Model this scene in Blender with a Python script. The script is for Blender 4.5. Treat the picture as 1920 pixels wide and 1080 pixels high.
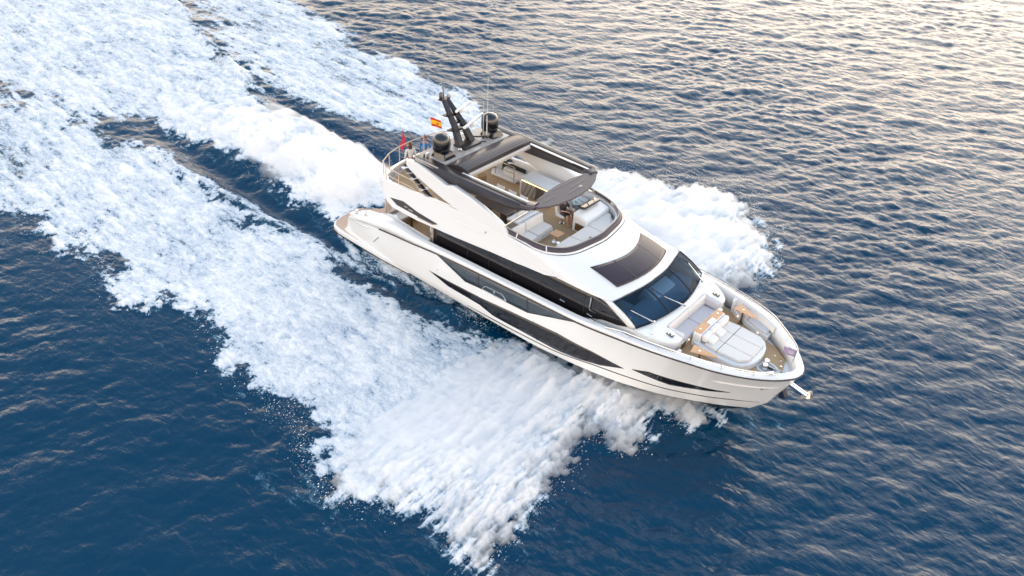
import bpy, bmesh, math, random
import numpy as np
from mathutils import Matrix, Vector
PI = math.pi
rad = math.radians
for o in list(bpy.data.objects): bpy.data.objects.remove(o)
scene = bpy.context.scene
COL = scene.collection

# ------------------------------------------------------------------ frame of the yacht
TRIM = rad(2.0)                       # she planes with her bow up
Y = Matrix(((math.cos(TRIM), 0, -math.sin(TRIM), 0), (0, 1, 0, 0), (math.sin(TRIM), 0, math.cos(TRIM), -0.33), (0, 0, 0, 1)))

# ------------------------------------------------------------------ camera (drone off the starboard bow)
cam = bpy.data.cameras.new('camera'); camo = bpy.data.objects.new('camera', cam); COL.objects.link(camo)
cam.sensor_width = 36; cam.lens = 1473.5/1920*36; cam.clip_start = 0.5; cam.clip_end = 6000
CAMLOC = (31.19291, -26.28637, 24.38968); CAMANG = (2.243884, -0.627517, 0.061904)   # in the yacht's own frame
yaw, pit, rol = CAMANG
fw = Vector((math.cos(pit)*math.cos(yaw), math.cos(pit)*math.sin(yaw), math.sin(pit)))
ri = Vector((math.sin(yaw), -math.cos(yaw), 0)); up = ri.cross(fw)
r2 = ri*math.cos(rol)+up*math.sin(rol); u2 = -ri*math.sin(rol)+up*math.cos(rol)
mc = Matrix(((r2.x, u2.x, -fw.x, CAMLOC[0]), (r2.y, u2.y, -fw.y, CAMLOC[1]), (r2.z, u2.z, -fw.z, CAMLOC[2]), (0, 0, 0, 1)))
camo.matrix_world = Y @ mc
scene.camera = camo
scene.render.resolution_x = 1024; scene.render.resolution_y = 576

# ------------------------------------------------------------------ light: low sun behind thin cloud on the far side
SUN_EL = rad(24); SUN_AZ = rad(100)     # azimuth from +x towards +y
world = bpy.data.worlds.new('World'); scene.world = world; world.use_nodes = True
nt = world.node_tree; bg = nt.nodes['Background']
sky = nt.nodes.new('ShaderNodeTexSky'); sky.sky_type = 'NISHITA'; sky.sun_disc = False
sky.sun_elevation = SUN_EL; sky.sun_rotation = PI/2-SUN_AZ
sky.air_density = 1.0; sky.dust_density = 0.8; sky.ozone_density = 1.0
# thin evening cloud drawn over the clear sky: warm low down, grey-blue overhead
geo = nt.nodes.new('ShaderNodeTexCoord'); spz = nt.nodes.new('ShaderNodeSeparateXYZ'); nt.links.new(geo.outputs['Generated'], spz.inputs[0])
rp = nt.nodes.new('ShaderNodeValToRGB'); nt.links.new(spz.outputs['Z'], rp.inputs[0])
el = rp.color_ramp.elements; el[0].position = 0.0; el[0].color = (11.0, 9.0, 7.0, 1); el[1].position = 1.0; el[1].color = (1.5, 2.2, 3.1, 1)
for p_, c_ in ((.25, (12.4, 10.1, 7.6)), (.38, (5.8, 5.3, 4.8)), (.54, (2.3, 2.9, 3.7))): e_ = el.new(p_); e_.color = (*c_, 1)
cn_ = nt.nodes.new('ShaderNodeTexNoise'); cn_.inputs['Scale'].default_value = 2.2; cn_.inputs['Detail'].default_value = 5; cm_ = nt.nodes.new('ShaderNodeMapping'); cm_.inputs['Scale'].default_value = (1, 1, 3.5)
nt.links.new(geo.outputs['Generated'], cm_.inputs[0]); nt.links.new(cm_.outputs[0], cn_.inputs['Vector'])
cr_ = nt.nodes.new('ShaderNodeMapRange'); cr_.inputs[1].default_value = .3; cr_.inputs[2].default_value = .7; cr_.inputs[3].default_value = .82; cr_.inputs[4].default_value = .97; nt.links.new(cn_.outputs['Fac'], cr_.inputs[0])
mxw = nt.nodes.new('ShaderNodeMix'); mxw.data_type = 'RGBA'; nt.links.new(cr_.outputs[0], mxw.inputs[0]); nt.links.new(sky.outputs[0], mxw.inputs[6]); nt.links.new(rp.outputs[0], mxw.inputs[7])
nt.links.new(mxw.outputs[2], bg.inputs[0]); bg.inputs[1].default_value = 0.15
sun = bpy.data.lights.new('sun', 'SUN'); sun.energy = 0.5; sun.angle = rad(60); sun.color = (1, .88, .74)
suno = bpy.data.objects.new('sun', sun); COL.objects.link(suno)
suno.rotation_euler = Vector((math.cos(SUN_EL)*math.cos(SUN_AZ), math.cos(SUN_EL)*math.sin(SUN_AZ), math.sin(SUN_EL))).to_track_quat('Z', 'Y').to_euler()
suno.location = (0, 0, 60)
scene.view_settings.view_transform = 'Standard'; scene.view_settings.look = 'None'
scene.view_settings.exposure = 1.2; scene.view_settings.gamma = 1
scene.cycles.use_denoising = True
scene.cycles.max_bounces = 14; scene.cycles.volume_bounces = 14; scene.cycles.transparent_max_bounces = 12; scene.cycles.caustics_reflective = False; scene.cycles.caustics_refractive = False

# ------------------------------------------------------------------ materials
MATS = {}
def nmat(name):
    m = bpy.data.materials.new(name); m.use_nodes = True; MATS[name] = m
    return m, m.node_tree, m.node_tree.nodes['Principled BSDF']
def node(t, kind, **kw):
    n = t.nodes.new(kind)
    for k, v in kw.items():
        if k in n.inputs.keys() if isinstance(k, str) else False: n.inputs[k].default_value = v
        else: setattr(n, k, v)
    return n
def paint(name, col, rough=.35, metal=0, coat=0, var=.04, scale=3, spec=.5, bump=0, bscale=60):
    """plain surface with a little procedural unevenness in tone and gloss"""
    m, t, b = nmat(name)
    tc = t.nodes.new('ShaderNodeTexCoord')
    n = node(t, 'ShaderNodeTexNoise', Scale=scale, Detail=5.0)
    t.links.new(tc.outputs['Object'], n.inputs['Vector'])
    mx = t.nodes.new('ShaderNodeMix'); mx.data_type = 'RGBA'
    mx.inputs[6].default_value = (*[c*(1-var) for c in col], 1); mx.inputs[7].default_value = (*[min(1, c*(1+var)) for c in col], 1)
    t.links.new(n.outputs['Fac'], mx.inputs[0]); t.links.new(mx.outputs[2], b.inputs['Base Color'])
    mr = node(t, 'ShaderNodeMapRange'); mr.inputs[3].default_value = rough*.85; mr.inputs[4].default_value = min(1, rough*1.2)
    t.links.new(n.outputs['Fac'], mr.inputs[0]); t.links.new(mr.outputs[0], b.inputs['Roughness'])
    b.inputs['Metallic'].default_value = metal; b.inputs['Coat Weight'].default_value = coat; b.inputs['Coat Roughness'].default_value = .05
    b.inputs['Specular IOR Level'].default_value = spec
    if bump:
        n2 = node(t, 'ShaderNodeTexNoise', Scale=bscale, Detail=3.0); t.links.new(tc.outputs['Object'], n2.inputs['Vector'])
        bp = node(t, 'ShaderNodeBump', Strength=bump, Distance=.01); t.links.new(n2.outputs['Fac'], bp.inputs['Height']); t.links.new(bp.outputs[0], b.inputs['Normal'])
    return m
def planked(name, c1, c2, caulk, pitch=.065, axis='Y', rough=.6, line=.1):
    """laid planks running fore and aft with dark caulking"""
    m, t, b = nmat(name)
    tc = t.nodes.new('ShaderNodeTexCoord'); sp = t.nodes.new('ShaderNodeSeparateXYZ'); t.links.new(tc.outputs['Object'], sp.inputs[0])
    dv = node(t, 'ShaderNodeMath', operation='DIVIDE'); dv.inputs[1].default_value = pitch; t.links.new(sp.outputs[axis], dv.inputs[0])
    fr = node(t, 'ShaderNodeMath', operation='FRACT'); t.links.new(dv.outputs[0], fr.inputs[0])
    ls = node(t, 'ShaderNodeMath', operation='LESS_THAN'); ls.inputs[1].default_value = line; t.links.new(fr.outputs[0], ls.inputs[0])
    fl = node(t, 'ShaderNodeMath', operation='FLOOR'); t.links.new(dv.outputs[0], fl.inputs[0])
    wn = t.nodes.new('ShaderNodeTexWhiteNoise'); wn.noise_dimensions = '1D'; t.links.new(fl.outputs[0], wn.inputs['W'])
    mp = t.nodes.new('ShaderNodeMapping'); mp.inputs['Scale'].default_value = (1.5, 30, 10) if axis == 'Y' else (30, 1.5, 10)
    t.links.new(tc.outputs['Object'], mp.inputs[0])
    n = node(t, 'ShaderNodeTexNoise', Scale=2.0, Detail=6.0); t.links.new(mp.outputs[0], n.inputs['Vector'])
    n3 = node(t, 'ShaderNodeTexNoise', Scale=1.1, Detail=3.0); t.links.new(tc.outputs['Object'], n3.inputs['Vector'])
    ad = node(t, 'ShaderNodeMath', operation='ADD'); t.links.new(n.outputs['Fac'], ad.inputs[0])
    ml = node(t, 'ShaderNodeMath', operation='MULTIPLY'); ml.inputs[1].default_value = .35; t.links.new(wn.outputs[0], ml.inputs[0]); t.links.new(ml.outputs[0], ad.inputs[1])
    ad2 = node(t, 'ShaderNodeMath', operation='ADD'); t.links.new(ad.outputs[0], ad2.inputs[0]); t.links.new(n3.outputs['Fac'], ad2.inputs[1])
    mr = node(t, 'ShaderNodeMapRange'); mr.inputs[1].default_value = .7; mr.inputs[2].default_value = 1.6; t.links.new(ad2.outputs[0], mr.inputs[0])
    mx = t.nodes.new('ShaderNodeMix'); mx.data_type = 'RGBA'; mx.inputs[6].default_value = (*c1, 1); mx.inputs[7].default_value = (*c2, 1); t.links.new(mr.outputs[0], mx.inputs[0])
    m2 = t.nodes.new('ShaderNodeMix'); m2.data_type = 'RGBA'; t.links.new(ls.outputs[0], m2.inputs[0]); t.links.new(mx.outputs[2], m2.inputs[6]); m2.inputs[7].default_value = (*caulk, 1)
    t.links.new(m2.outputs[2], b.inputs['Base Color']); b.inputs['Roughness'].default_value = rough
    return m
WHITE = paint('gelcoat_white', (.80, .80, .80), .22, coat=.4, var=.015, scale=.6)
HULLW = paint('hull_paint', (.84, .85, .85), .14, coat=.5, var=.015, scale=.4)
BOOT = paint('antifouling', (.012, .02, .035), .35, var=.2)
BLACK = paint('gloss_black', (.008, .008, .01), .08, coat=.6, var=.1)
DARKGL = paint('smoked_glass', (.012, .011, .014), .04, var=.15, spec=.6, scale=.7)
GREYGL = paint('hull_glass', (.05, .065, .08), .06, var=.2, spec=.6, scale=.9)
SKYL = paint('roof_glass', (.04, .03, .042), .25, var=.12, scale=2, spec=.35)
BRONZE = paint('dark_bronze_paint', (.034, .027, .031), .3, metal=.1, coat=.2, var=.12, scale=1.5)
BRONZD = paint('mast_paint', (.016, .013, .017), .28, metal=.2, coat=.4, var=.15)
STEEL = paint('polished_steel', (.72, .7, .68), .16, metal=1, var=.08, scale=9)
RUBBER = paint('black_rubber', (.02, .018, .018), .6)
SLATE = paint('dark_trim', (.045, .04, .045), .45)
FAB = paint('light_grey_upholstery', (.73, .70, .67), .85, var=.05, scale=6, spec=.2, bump=.25, bscale=25)
FABL = paint('pale_upholstery', (.78, .755, .73), .85, var=.05, scale=6, spec=.2, bump=.25, bscale=25)
FABG = paint('grey_upholstery', (.58, .56, .58), .85, var=.06, scale=6, spec=.2, bump=.25, bscale=25)
SEAMM = paint('seam_piping', (.22, .21, .22), .8)
TEAK = planked('teak_deck', (.46, .285, .145), (.58, .385, .21), (.19, .125, .075), .062)
TEAKP = planked('weathered_teak', (.52, .36, .265), (.60, .43, .33), (.30, .2, .15), .062)
TEAKT = planked('varnished_teak', (.52, .27, .12), (.66, .38, .2), (.33, .16, .07), .09, line=.06, rough=.35)
FLOORW = planked('fly_deck_boards', (.40, .265, .14), (.52, .36, .205), (.25, .17, .1), .07)
BEIGE = paint('beige_panel', (.40, .36, .32), .5, var=.08)
TAUPE = planked('slatted_panel', (.34, .30, .265), (.40, .36, .32), (.12, .1, .09), .16, line=.07)
CHROMEY = paint('warm_lamp_strip', (.9, .8, .6), .4)
PARAS = paint('canvas_beige', (.62, .54, .46), .9, var=.1, scale=9, bump=.5, bscale=15)
SKIN = paint('skin', (.50, .28, .2), .55, var=.08, scale=20)
def emit(name, col, s):
    m, t, b = nmat(name); b.inputs['Base Color'].default_value = (*col, 1); b.inputs['Emission Color'].default_value = (*col, 1); b.inputs['Emission Strength'].default_value = s
    return m
LAMP = emit('courtesy_lamp', (1, .72, .36), 1.2)
def glass(name, tint, base, fac):
    m, t, b = nmat(name); out = t.nodes['Material Output']
    b.inputs['Base Color'].default_value = (*base, 1); b.inputs['Roughness'].default_value = .03
    tr = t.nodes.new('ShaderNodeBsdfTransparent'); tr.inputs[0].default_value = (*tint, 1)
    fr = t.nodes.new('ShaderNodeFresnel'); fr.inputs[0].default_value = 1.5
    mr = node(t, 'ShaderNodeMapRange'); mr.inputs[3].default_value = fac; mr.inputs[4].default_value = 1; t.links.new(fr.outputs[0], mr.inputs[0])
    ms = t.nodes.new('ShaderNodeMixShader'); t.links.new(mr.outputs[0], ms.inputs[0]); t.links.new(tr.outputs[0], ms.inputs[1]); t.links.new(b.outputs[0], ms.inputs[2])
    t.links.new(ms.outputs[0], out.inputs[0]); return m
WSGL = glass('windscreen_glass', (.6, .78, .92), (.04, .09, .15), .12)
TINTGL = glass('tinted_glass', (.3, .26, .3), (.13, .105, .125), .5)

# ------------------------------------------------------------------ mesh helpers
class MB:
    def __init__(s): s.v = []; s.f = []
    def add(s, vs, fs, M=None):
        o = len(s.v)
        s.v += [tuple((M @ Vector(p))) if M else tuple(p) for p in vs]; s.f += [tuple(o+i for i in f) for f in fs]; return s
    def box(s, c, d, rz=0, ry=0, rx=0, taper=1):
        hx, hy, hz = d[0]/2, d[1]/2, d[2]/2
        vs = [(a*hx*(taper if e > 0 else 1), b*hy*(taper if e > 0 else 1), e*hz) for e in (-1, 1) for a, b in ((-1, -1), (1, -1), (1, 1), (-1, 1))]
        M = Matrix.Translation(c) @ Matrix.Rotation(rz, 4, 'Z') @ Matrix.Rotation(ry, 4, 'Y') @ Matrix.Rotation(rx, 4, 'X')
        return s.add(vs, [(3, 2, 1, 0), (4, 5, 6, 7), (0, 1, 5, 4), (1, 2, 6, 5), (2, 3, 7, 6), (3, 0, 4, 7)], M)
    def prism(s, poly, z0, z1):
        """plan outline extruded; z0/z1 numbers or functions of x, y"""
        f0 = z0 if callable(z0) else (lambda x, y: z0); f1 = z1 if callable(z1) else (lambda x, y: z1)
        n = len(poly); a = sum(poly[i][0]*poly[(i+1) % n][1]-poly[(i+1) % n][0]*poly[i][1] for i in range(n))
        if a < 0: poly = poly[::-1]
        vs = [(x, y, f0(x, y)) for x, y in poly]+[(x, y, f1(x, y)) for x, y in poly]
        return s.add(vs, [tuple(range(n-1, -1, -1)), tuple(range(n, 2*n))]+[(i, (i+1) % n, n+(i+1) % n, n+i) for i in range(n)])
    def grid(s, rows, closed=False, flip=False):
        n = len(rows[0]); vs = [p for r in rows for p in r]; fs = []
        for i in range(len(rows)-1):
            for j in range(n if closed else n-1):
                q = (i*n+j, i*n+(j+1) % n, (i+1)*n+(j+1) % n, (i+1)*n+j)
                fs.append(q[::-1] if flip else q)
        return s.add(vs, fs)
    def tube(s, pts, r, n=8, r1=None):
        pts = [Vector(p) for p in pts]; rows = []; m = len(pts)
        prev = None
        for i, p in enumerate(pts):
            d = (pts[min(i+1, m-1)]-pts[max(i-1, 0)]).normalized()
            if prev is None: a = d.orthogonal().normalized()
            else: a = (prev-d*prev.dot(d)).normalized()
            prev = a; b = d.cross(a); rr = r if r1 is None else r+(r1-r)*i/(m-1)
            rows.append([tuple(p+a*rr*math.cos(2*PI*k/n)+b*rr*math.sin(2*PI*k/n)) for k in range(n)])
        o = len(s.v); s.grid(rows, closed=True)
        s.f.append(tuple(o+k for k in range(n-1, -1, -1))); s.f.append(tuple(o+(m-1)*n+k for k in range(n)))
        return s
    def lathe(s, prof, c=(0, 0, 0), n=24, M=None):
        rows = [[(r*math.cos(2*PI*k/n), r*math.sin(2*PI*k/n), z) for k in range(n)] for r, z in prof]
        M = M or Matrix.Translation(c)
        rows = [[tuple(M @ Vector(p)) for p in r] for r in rows]
        o = len(s.v); s.grid(rows, closed=True); m = len(prof)
        s.f.append(tuple(o+k for k in range(n-1, -1, -1))); s.f.append(tuple(o+(m-1)*n+k for k in range(n)))
        return s
def link(name, me, mat, parent, smooth=None, bevel=0, seg=3, solid=0, soff=-1, sub=0, label=None):
    o = bpy.data.objects.new(name, me); COL.objects.link(o)
    if mat: me.materials.append(mat)
    if smooth is not None:
        me.shade_smooth(); me.set_sharp_from_angle(angle=rad(smooth))
    if solid:
        md = o.modifiers.new('thick', 'SOLIDIFY'); md.thickness = solid; md.offset = soff
    if bevel:
        md = o.modifiers.new('bevel', 'BEVEL'); md.width = bevel; md.segments = seg; md.limit_method = 'ANGLE'; md.angle_limit = rad(40); md.harden_normals = False
    if sub:
        md = o.modifiers.new('sub', 'SUBSURF'); md.levels = sub; md.render_levels = sub
    if parent: o.parent = parent
    if label: o['label'] = label
    return o
def obj(name, mb, mat, parent=None, smooth=40, fix=False, **k):
    me = bpy.data.meshes.new(name); me.from_pydata(mb.v, [], mb.f); me.update()
    if fix:
        b = bmesh.new(); b.from_mesh(me); bmesh.ops.remove_doubles(b, verts=b.verts, dist=1e-5); bmesh.ops.recalc_face_normals(b, faces=b.faces); b.to_mesh(me); b.free()
    return link(name, me, mat, parent, smooth=smooth, **k)
def empty(name, label, cat, loc=(0, 0, 0), rz=0, group=None, onyacht=True):
    o = bpy.data.objects.new(name, None); COL.objects.link(o); o.empty_display_size = .2
    m = Matrix.Translation(loc) @ Matrix.Rotation(rz, 4, 'Z')
    o.matrix_world = Y @ m if onyacht else m
    o['label'] = label; o['category'] = cat
    if group: o['group'] = group
    return o
def tag(o, label, cat, group=None, kind=None):
    o['label'] = label; o['category'] = cat
    if group: o['group'] = group
    if kind: o['kind'] = kind
def ip(x, pts): return float(np.interp(x, [p[0] for p in pts], [p[1] for p in pts]))
def pchip(xs, ys, x):
    xs = np.array(xs, float); ys = np.array(ys, float); h = np.diff(xs); d = np.diff(ys)/h
    m = np.zeros_like(ys); m[0] = d[0]; m[-1] = d[-1]
    for i in range(1, len(xs)-1):
        if d[i-1]*d[i] > 0:
            w1 = 2*h[i]+h[i-1]; w2 = h[i]+2*h[i-1]; m[i] = (w1+w2)/(w1/d[i-1]+w2/d[i])
    i = int(np.clip(np.searchsorted(xs, x)-1, 0, len(xs)-2)); t = min(max((x-xs[i])/h[i], 0), 1)
    return float((2*t**3-3*t**2+1)*ys[i]+(t**3-2*t**2+t)*h[i]*m[i]+(-2*t**3+3*t**2)*ys[i+1]+(t**3-t**2)*h[i]*m[i+1])
def patch(name, top, bot, yf, side, off, mat, parent, nx=40, nz=4, solid=.02, **k):
    """panel on a side surface y = yf(x, z) between two profile lines"""
    x0, x1 = top[0][0], top[-1][0]; xs = sorted(set([x0+(x1-x0)*i/nx for i in range(nx+1)]+[p[0] for p in top+bot if x0 <= p[0] <= x1]))
    rows = []
    for x in xs:
        a, b = ip(x, bot), ip(x, top)
        rows.append([(x, side*(yf(x, b_)+off), b_) for b_ in (a+(b-a)*j/nz for j in range(nz+1))])
    return obj(name, MB().grid(rows, flip=side < 0), mat, parent, fix=False, solid=solid, soff=-1, **k)

# ================================================================== THE YACHT
yacht = empty('motor_yacht', 'large white motor yacht with dark hull windows speeding across the sea', 'yacht')
# hull lines: x, half breadth, height; each one ends on the stem
LN = {
 'K': ([-0.9, 6, 12, 18, 21, 22.5], [0, 0, 0, 0, 0, 0], [-0.7, -0.9, -1.0, -1.0, -.85, -.5]),
 'C': ([0.5, 10, 13.9, 16.3, 18.2, 20.2, 21.65, 22.6, 23.4, 23.9], [3.3, 3.33, 3.3, 3.12, 2.82, 2.2, 1.5, .95, .4, 0], [.5, .5, .52, .55, .57, .58, .58, .57, .55, .52]),
 'B': ([0.5, 6, 11, 15.3, 17.8, 20.4, 22.3, 23.4, 24.1, 24.53], [3.2, 3.42, 3.42, 3.36, 2.98, 2.4, 1.55, .85, .35, 0], [.62, .66, .73, .9, 1.08, 1.2, 1.25, 1.27, 1.27, 1.25]),
 'S': ([0.55, .8, 1.15, 1.6, 2.4, 4.2, 6.3, 8.3, 10.3, 13.5, 16.6, 19.2, 21.0, 22.0, 22.9, 23.95, 24.8, 25.25, 25.43, 25.5], [2.95, 3.12, 3.3, 3.42, 3.5, 3.57, 3.57, 3.55, 3.53, 3.52, 3.5, 3.33, 3.04, 2.79, 2.5, 1.88, 1.17, .62, .3, 0], [.85, 1.3, 1.72, 1.95, 2.18, 2.5, 2.7, 2.9, 3.02, 3.18, 3.3, 3.5, 3.6, 3.64, 3.64, 3.56, 3.5, 3.47, 3.46, 3.46])}
def hline(k, x):
    xs, ys, zs = LN[k]; x = min(max(x, xs[0]), xs[-1]); return pchip(xs, ys, x), pchip(xs, zs, x)
STEM = [(22.5, -.5), (23.14, -.14), (23.9, .52), (24.53, 1.25), (25.0, 2.1), (25.29, 2.84), (25.5, 3.46)]
def hy(x, z):
    P = [(hline(k, x)[1], hline(k, x)[0]) for k in 'CBS' if x <= LN[k][0][-1]]
    if x > 23.9: P.insert(0, (ip(x, STEM), 0))
    P.sort(); y = float(np.interp(z, [p[0] for p in P], [p[1] for p in P])); zb, zs_ = P[-2][0], P[-1][0]
    f = min(1, max(0, (z-zb)/max(.1, zs_-zb)))           # slight hollow in the bow flare
    return max(0, y-.22*f*(1-f)*min(1, max(0, (x-17)/4))*min(1, y))
ts = [0]+[1-(1-i/90)**1.5 for i in range(1, 91)]
def hl_pts(k, side=1, x0=None):
    xs = LN[k][0]; a = xs[0] if x0 is None else x0
    return [(a+(xs[-1]-a)*t, side*hline(k, a+(xs[-1]-a)*t)[0], hline(k, a+(xs[-1]-a)*t)[1]) for t in ts]
def blend(A, B, f, hol=0):
    return [tuple(a[i]*(1-f)+b[i]*f for i in range(3)) for a, b in zip(A, B)]
hm = MB(); bm_ = MB()
for side in (1, -1):
    K, Cc, B, S = (hl_pts(k, side) for k in 'KCBS')
    mids_ = [blend(B, S, f) for f in (.12, .25, .38, .5, .62, .75, .88)]
    for L in mids_:
        for i, p in enumerate(L): L[i] = (p[0], side*hy(p[0], p[2]) if i < 90 else 0, p[2])
    hm.grid([Cc, B]+mids_+[S], flip=side > 0); bm_.grid([K, blend(K, Cc, .5), Cc], flip=side > 0)
# aft closing of the quarters
hull = obj('hull', hm, HULLW, yacht, fix=False, smooth=30)
obj('hull_bottom', bm_, BOOT, yacht, smooth=30)
# thin dark stripe along the knuckle
for side in (1, -1):
    rows = []
    for i in range(100):
        x = 10.2+(24.3-10.2)*i/99; y, z = hline('B', x); w_ = .028*min(1, (x-10.1)/1.5, (24.5-x)/1.5)
        rows.append([(x, side*(hy(x, z+dz)+.012), z+dz) for dz in (-w_, w_)])
    obj('boot_stripe', MB().grid(rows, flip=side < 0), RUBBER, yacht, solid=.012)
# rubbing strake round the bow
def sheer(x0, off=0, dz=0, n=110):
    """closed plan curve of the sheer from starboard aft round the bow to port aft, offset inwards"""
    xs = [x0+(25.5-x0)*(1-(1-i/n)**2) for i in range(n+1)]
    P = [(x, -hline('S', x)[0], hline('S', x)[1]) for x in xs]; P = P+[(p[0], -p[1], p[2]) for p in P[-2::-1]]
    out = []
    for i, p in enumerate(P):
        a, b = P[max(i-1, 0)], P[min(i+1, len(P)-1)]; tx, ty = b[0]-a[0], b[1]-a[1]; l = math.hypot(tx, ty) or 1
        o_ = off(p[0]) if callable(off) else off; d_ = dz(p[0]) if callable(dz) else dz
        out.append((p[0]-ty/l*o_, p[1]+tx/l*o_, p[2]+d_))
    return out
obj('rubbing_strake', MB().tube(sheer(4.0, -.015, -.01), .034, 8), SLATE, yacht)
CAPH = [(.55, .05), (.9, .18), (1.4, .3), (2, .38), (3.9, .42), (4.4, .55), (5.4, .52), (6.4, .38), (8, .25), (12, .17), (16.5, .16), (18, .2), (20, .13), (22, .07), (24, .06), (25.5, .1)]
ch = lambda x: ip(x, CAPH)
wd = lambda x: ip(x, [(.55, .35), (1.0, .6), (2, .8), (3.8, .8), (4.6, .5), (7, .34), (18, .32), (20, .3), (25.5, .36)])
rows = [sheer(.55, 0, 0), sheer(.55, .0, lambda x: .5*ch(x)), sheer(.55, .05, lambda x: .92*ch(x)), sheer(.55, .11, ch), sheer(.55, lambda x: wd(x)-.05, lambda x: ch(x)+.02), sheer(.55, wd, lambda x: ch(x)-.05),
        sheer(.55, lambda x: wd(x)+.04, lambda x: -ip(x, [(.3, .6), (7, .7), (17, .7), (25.5, .62)]))]
obj('bulwark', MB().grid(rows), WHITE, yacht, smooth=50, solid=.01)
# aft ends of the quarters
for side in (1, -1):
    obj('quarter_end', MB().add([(.5, side*3.3, .5), (.5, side*3.2, .72), (.56, side*2.96, .9), (.56, side*2.62, .9), (.5, side*2.6, .5)], [(0, 1, 2, 3, 4)]), WHITE, yacht, solid=.02)
    obj('quarter_inner', MB().grid([[(x, side*(hline('S', x)[0]-wd(x)), .6), (x, side*(hline('S', x)[0]-wd(x)), hline('S', x)[1]+ch(x)-.03)] for x in (.56, .8, 1.1, 1.6, 2.2, 3.0)]), WHITE, yacht, solid=.03)
# swim platform
def plat(inset, xf=.9):
    P = [(xf, -(3.36 if xf > 4 else 3.42)+inset), (min(xf-.1, 4), -3.46+inset), (.3, -3.42+inset), (-.25, -3.3+inset), (-.62+inset*.4, -2.95+inset*.6), (-.82+inset*.8, -2.3), (-.98+inset, -1.2), (-1.03+inset, 0)]
    return P+[(x, -y) for x, y in P[-2::-1]]
pl_ = obj('swim_platform', MB().prism(plat(0, 5.9), .44, .70), WHITE, yacht, bevel=.04)
obj('platform_teak', MB().prism([(x, y) for x, y in plat(.17, 2.9)], .69, .725), TEAKP, pl_)
obj('platform_edge_stripe', MB().tube([(x, y, .46) for x, y in plat(-.01, 5.9)], .025, 6), RUBBER, pl_)
# ---- hull windows
wtop = [(7.6, 1.56), (8.83, 1.57), (11.23, 1.68), (13.08, 1.87), (15.7, 2.08), (17.51, 1.92), (19.03, 1.64)]
wbot = [(7.6, 1.55), (8.89, 1.23), (10.99, 1.2), (11.92, .99), (13.75, 1.03), (15.63, 1.04), (16.86, 1.08), (17.9, 1.22), (19.03, 1.63)]
ftop = [(19.4, 1.80), (20.13, 2.04), (21.76, 2.0), (23.31, 1.91)]; fbot = [(19.4, 1.79), (20.35, 1.66), (21.02, 1.57), (22.26, 1.72), (23.31, 1.9)]
btop = [(8.3, 2.86), (10, 2.96), (13, 3.11), (15, 3.2), (16.6, 3.27)]; bbot = [(8.3, 2.85), (10.1, 2.2), (11.3, 2.3), (12.7, 2.32), (14.0, 2.4), (16.6, 3.26)]
for side in (1, -1):
    w1 = patch('hull_window', wtop, wbot, hy, side, .012, DARKGL, yacht, nx=60, solid=.02)
    w2 = patch('bow_hull_window', ftop, fbot, hy, side, .02, DARKGL, yacht, nx=70, nz=6, solid=.02)
    fr = patch('bulwark_window_surround', [(8.16, 2.87)]+[(x, z+.02) for x, z in btop[1:-1]]+[(16.75, 3.29)], [(8.16, 2.86), (10.08, 2.12), (11.3, 2.24), (12.7, 2.26), (14.0, 2.33), (16.75, 3.28)], hy, side, .008, SLATE, yacht, nx=60, solid=.015)
    w3 = patch('bulwark_window', btop, bbot, hy, side, .016, GREYGL, yacht, nx=60, solid=.012)
    for xa, xb in ((10.95, 11.02), (13.95, 14.02)):
        patch('window_mullion', [(xa, ip(xa, btop)), (xb, ip(xb, btop))], [(xa, ip(xa, bbot)), (xb, ip(xb, bbot))], hy, side, .028, SLATE, w3, nx=2, solid=.02)
    # light rail seen through the glass
    patch('inner_handrail', [(9.3, 2.72), (16.0, 3.2)], [(9.3, 2.68), (16.0, 3.16)], hy, side, .0185, paint('rail_behind_glass', (.13, .15, .17), .2) if side == 1 else MATS['rail_behind_glass'], w3, nx=40, nz=1, solid=.004)
    # folding boarding rail in the window
    lad = [(x, side*(hy(x, z)+.03), z) for x, z in ((11.24, 2.3), (11.36, 2.5), (11.5, 2.57), (12.45, 2.62), (12.6, 2.52), (12.72, 2.34))]
    lf = obj('boarding_gate_rail', MB().tube(lad, .022, 6).tube([(11.24, lad[0][1], 2.3), (12.72, lad[-1][1], 2.34)], .018, 6), STEEL, yacht)
    obj('gate_latch', MB().box((12.0, side*(hy(12, 2.46)+.035), 2.5), (.12, .03, .12)), STEEL, lf)
    obj('hawse_slot', MB().add([(24.36, side*(hy(24.36, 2.6)+.02), 2.57), (24.63, side*(hy(24.63, 2.7)+.02), 2.68), (24.63, side*(hy(24.63, 2.75)+.02), 2.74), (24.36, side*(hy(24.36, 2.65)+.02), 2.63)], [(0, 1, 2, 3) if side > 0 else (3, 2, 1, 0)]), STEEL, yacht, solid=.01)
    obj('hull_vent', MB().tube([(3.3, side*(hy(3.3, 1.25)+.0), 1.3), (3.85, side*(hy(3.9, 1.9)+.0), 1.88)], .02, 6), STEEL, yacht)
    for xx, zz_ in ((14.6, 1.0), (14.4, 2.05), (8.2, 1.9)):
        obj('through_hull_fitting', MB().lathe([(.03, -.01), (.03, .015), (.012, .02)], n=10, M=Matrix.Translation((xx, side*hy(xx, zz_), zz_)) @ Matrix.Rotation(-side*PI/2, 4, 'X')), STEEL, yacht)
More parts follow.
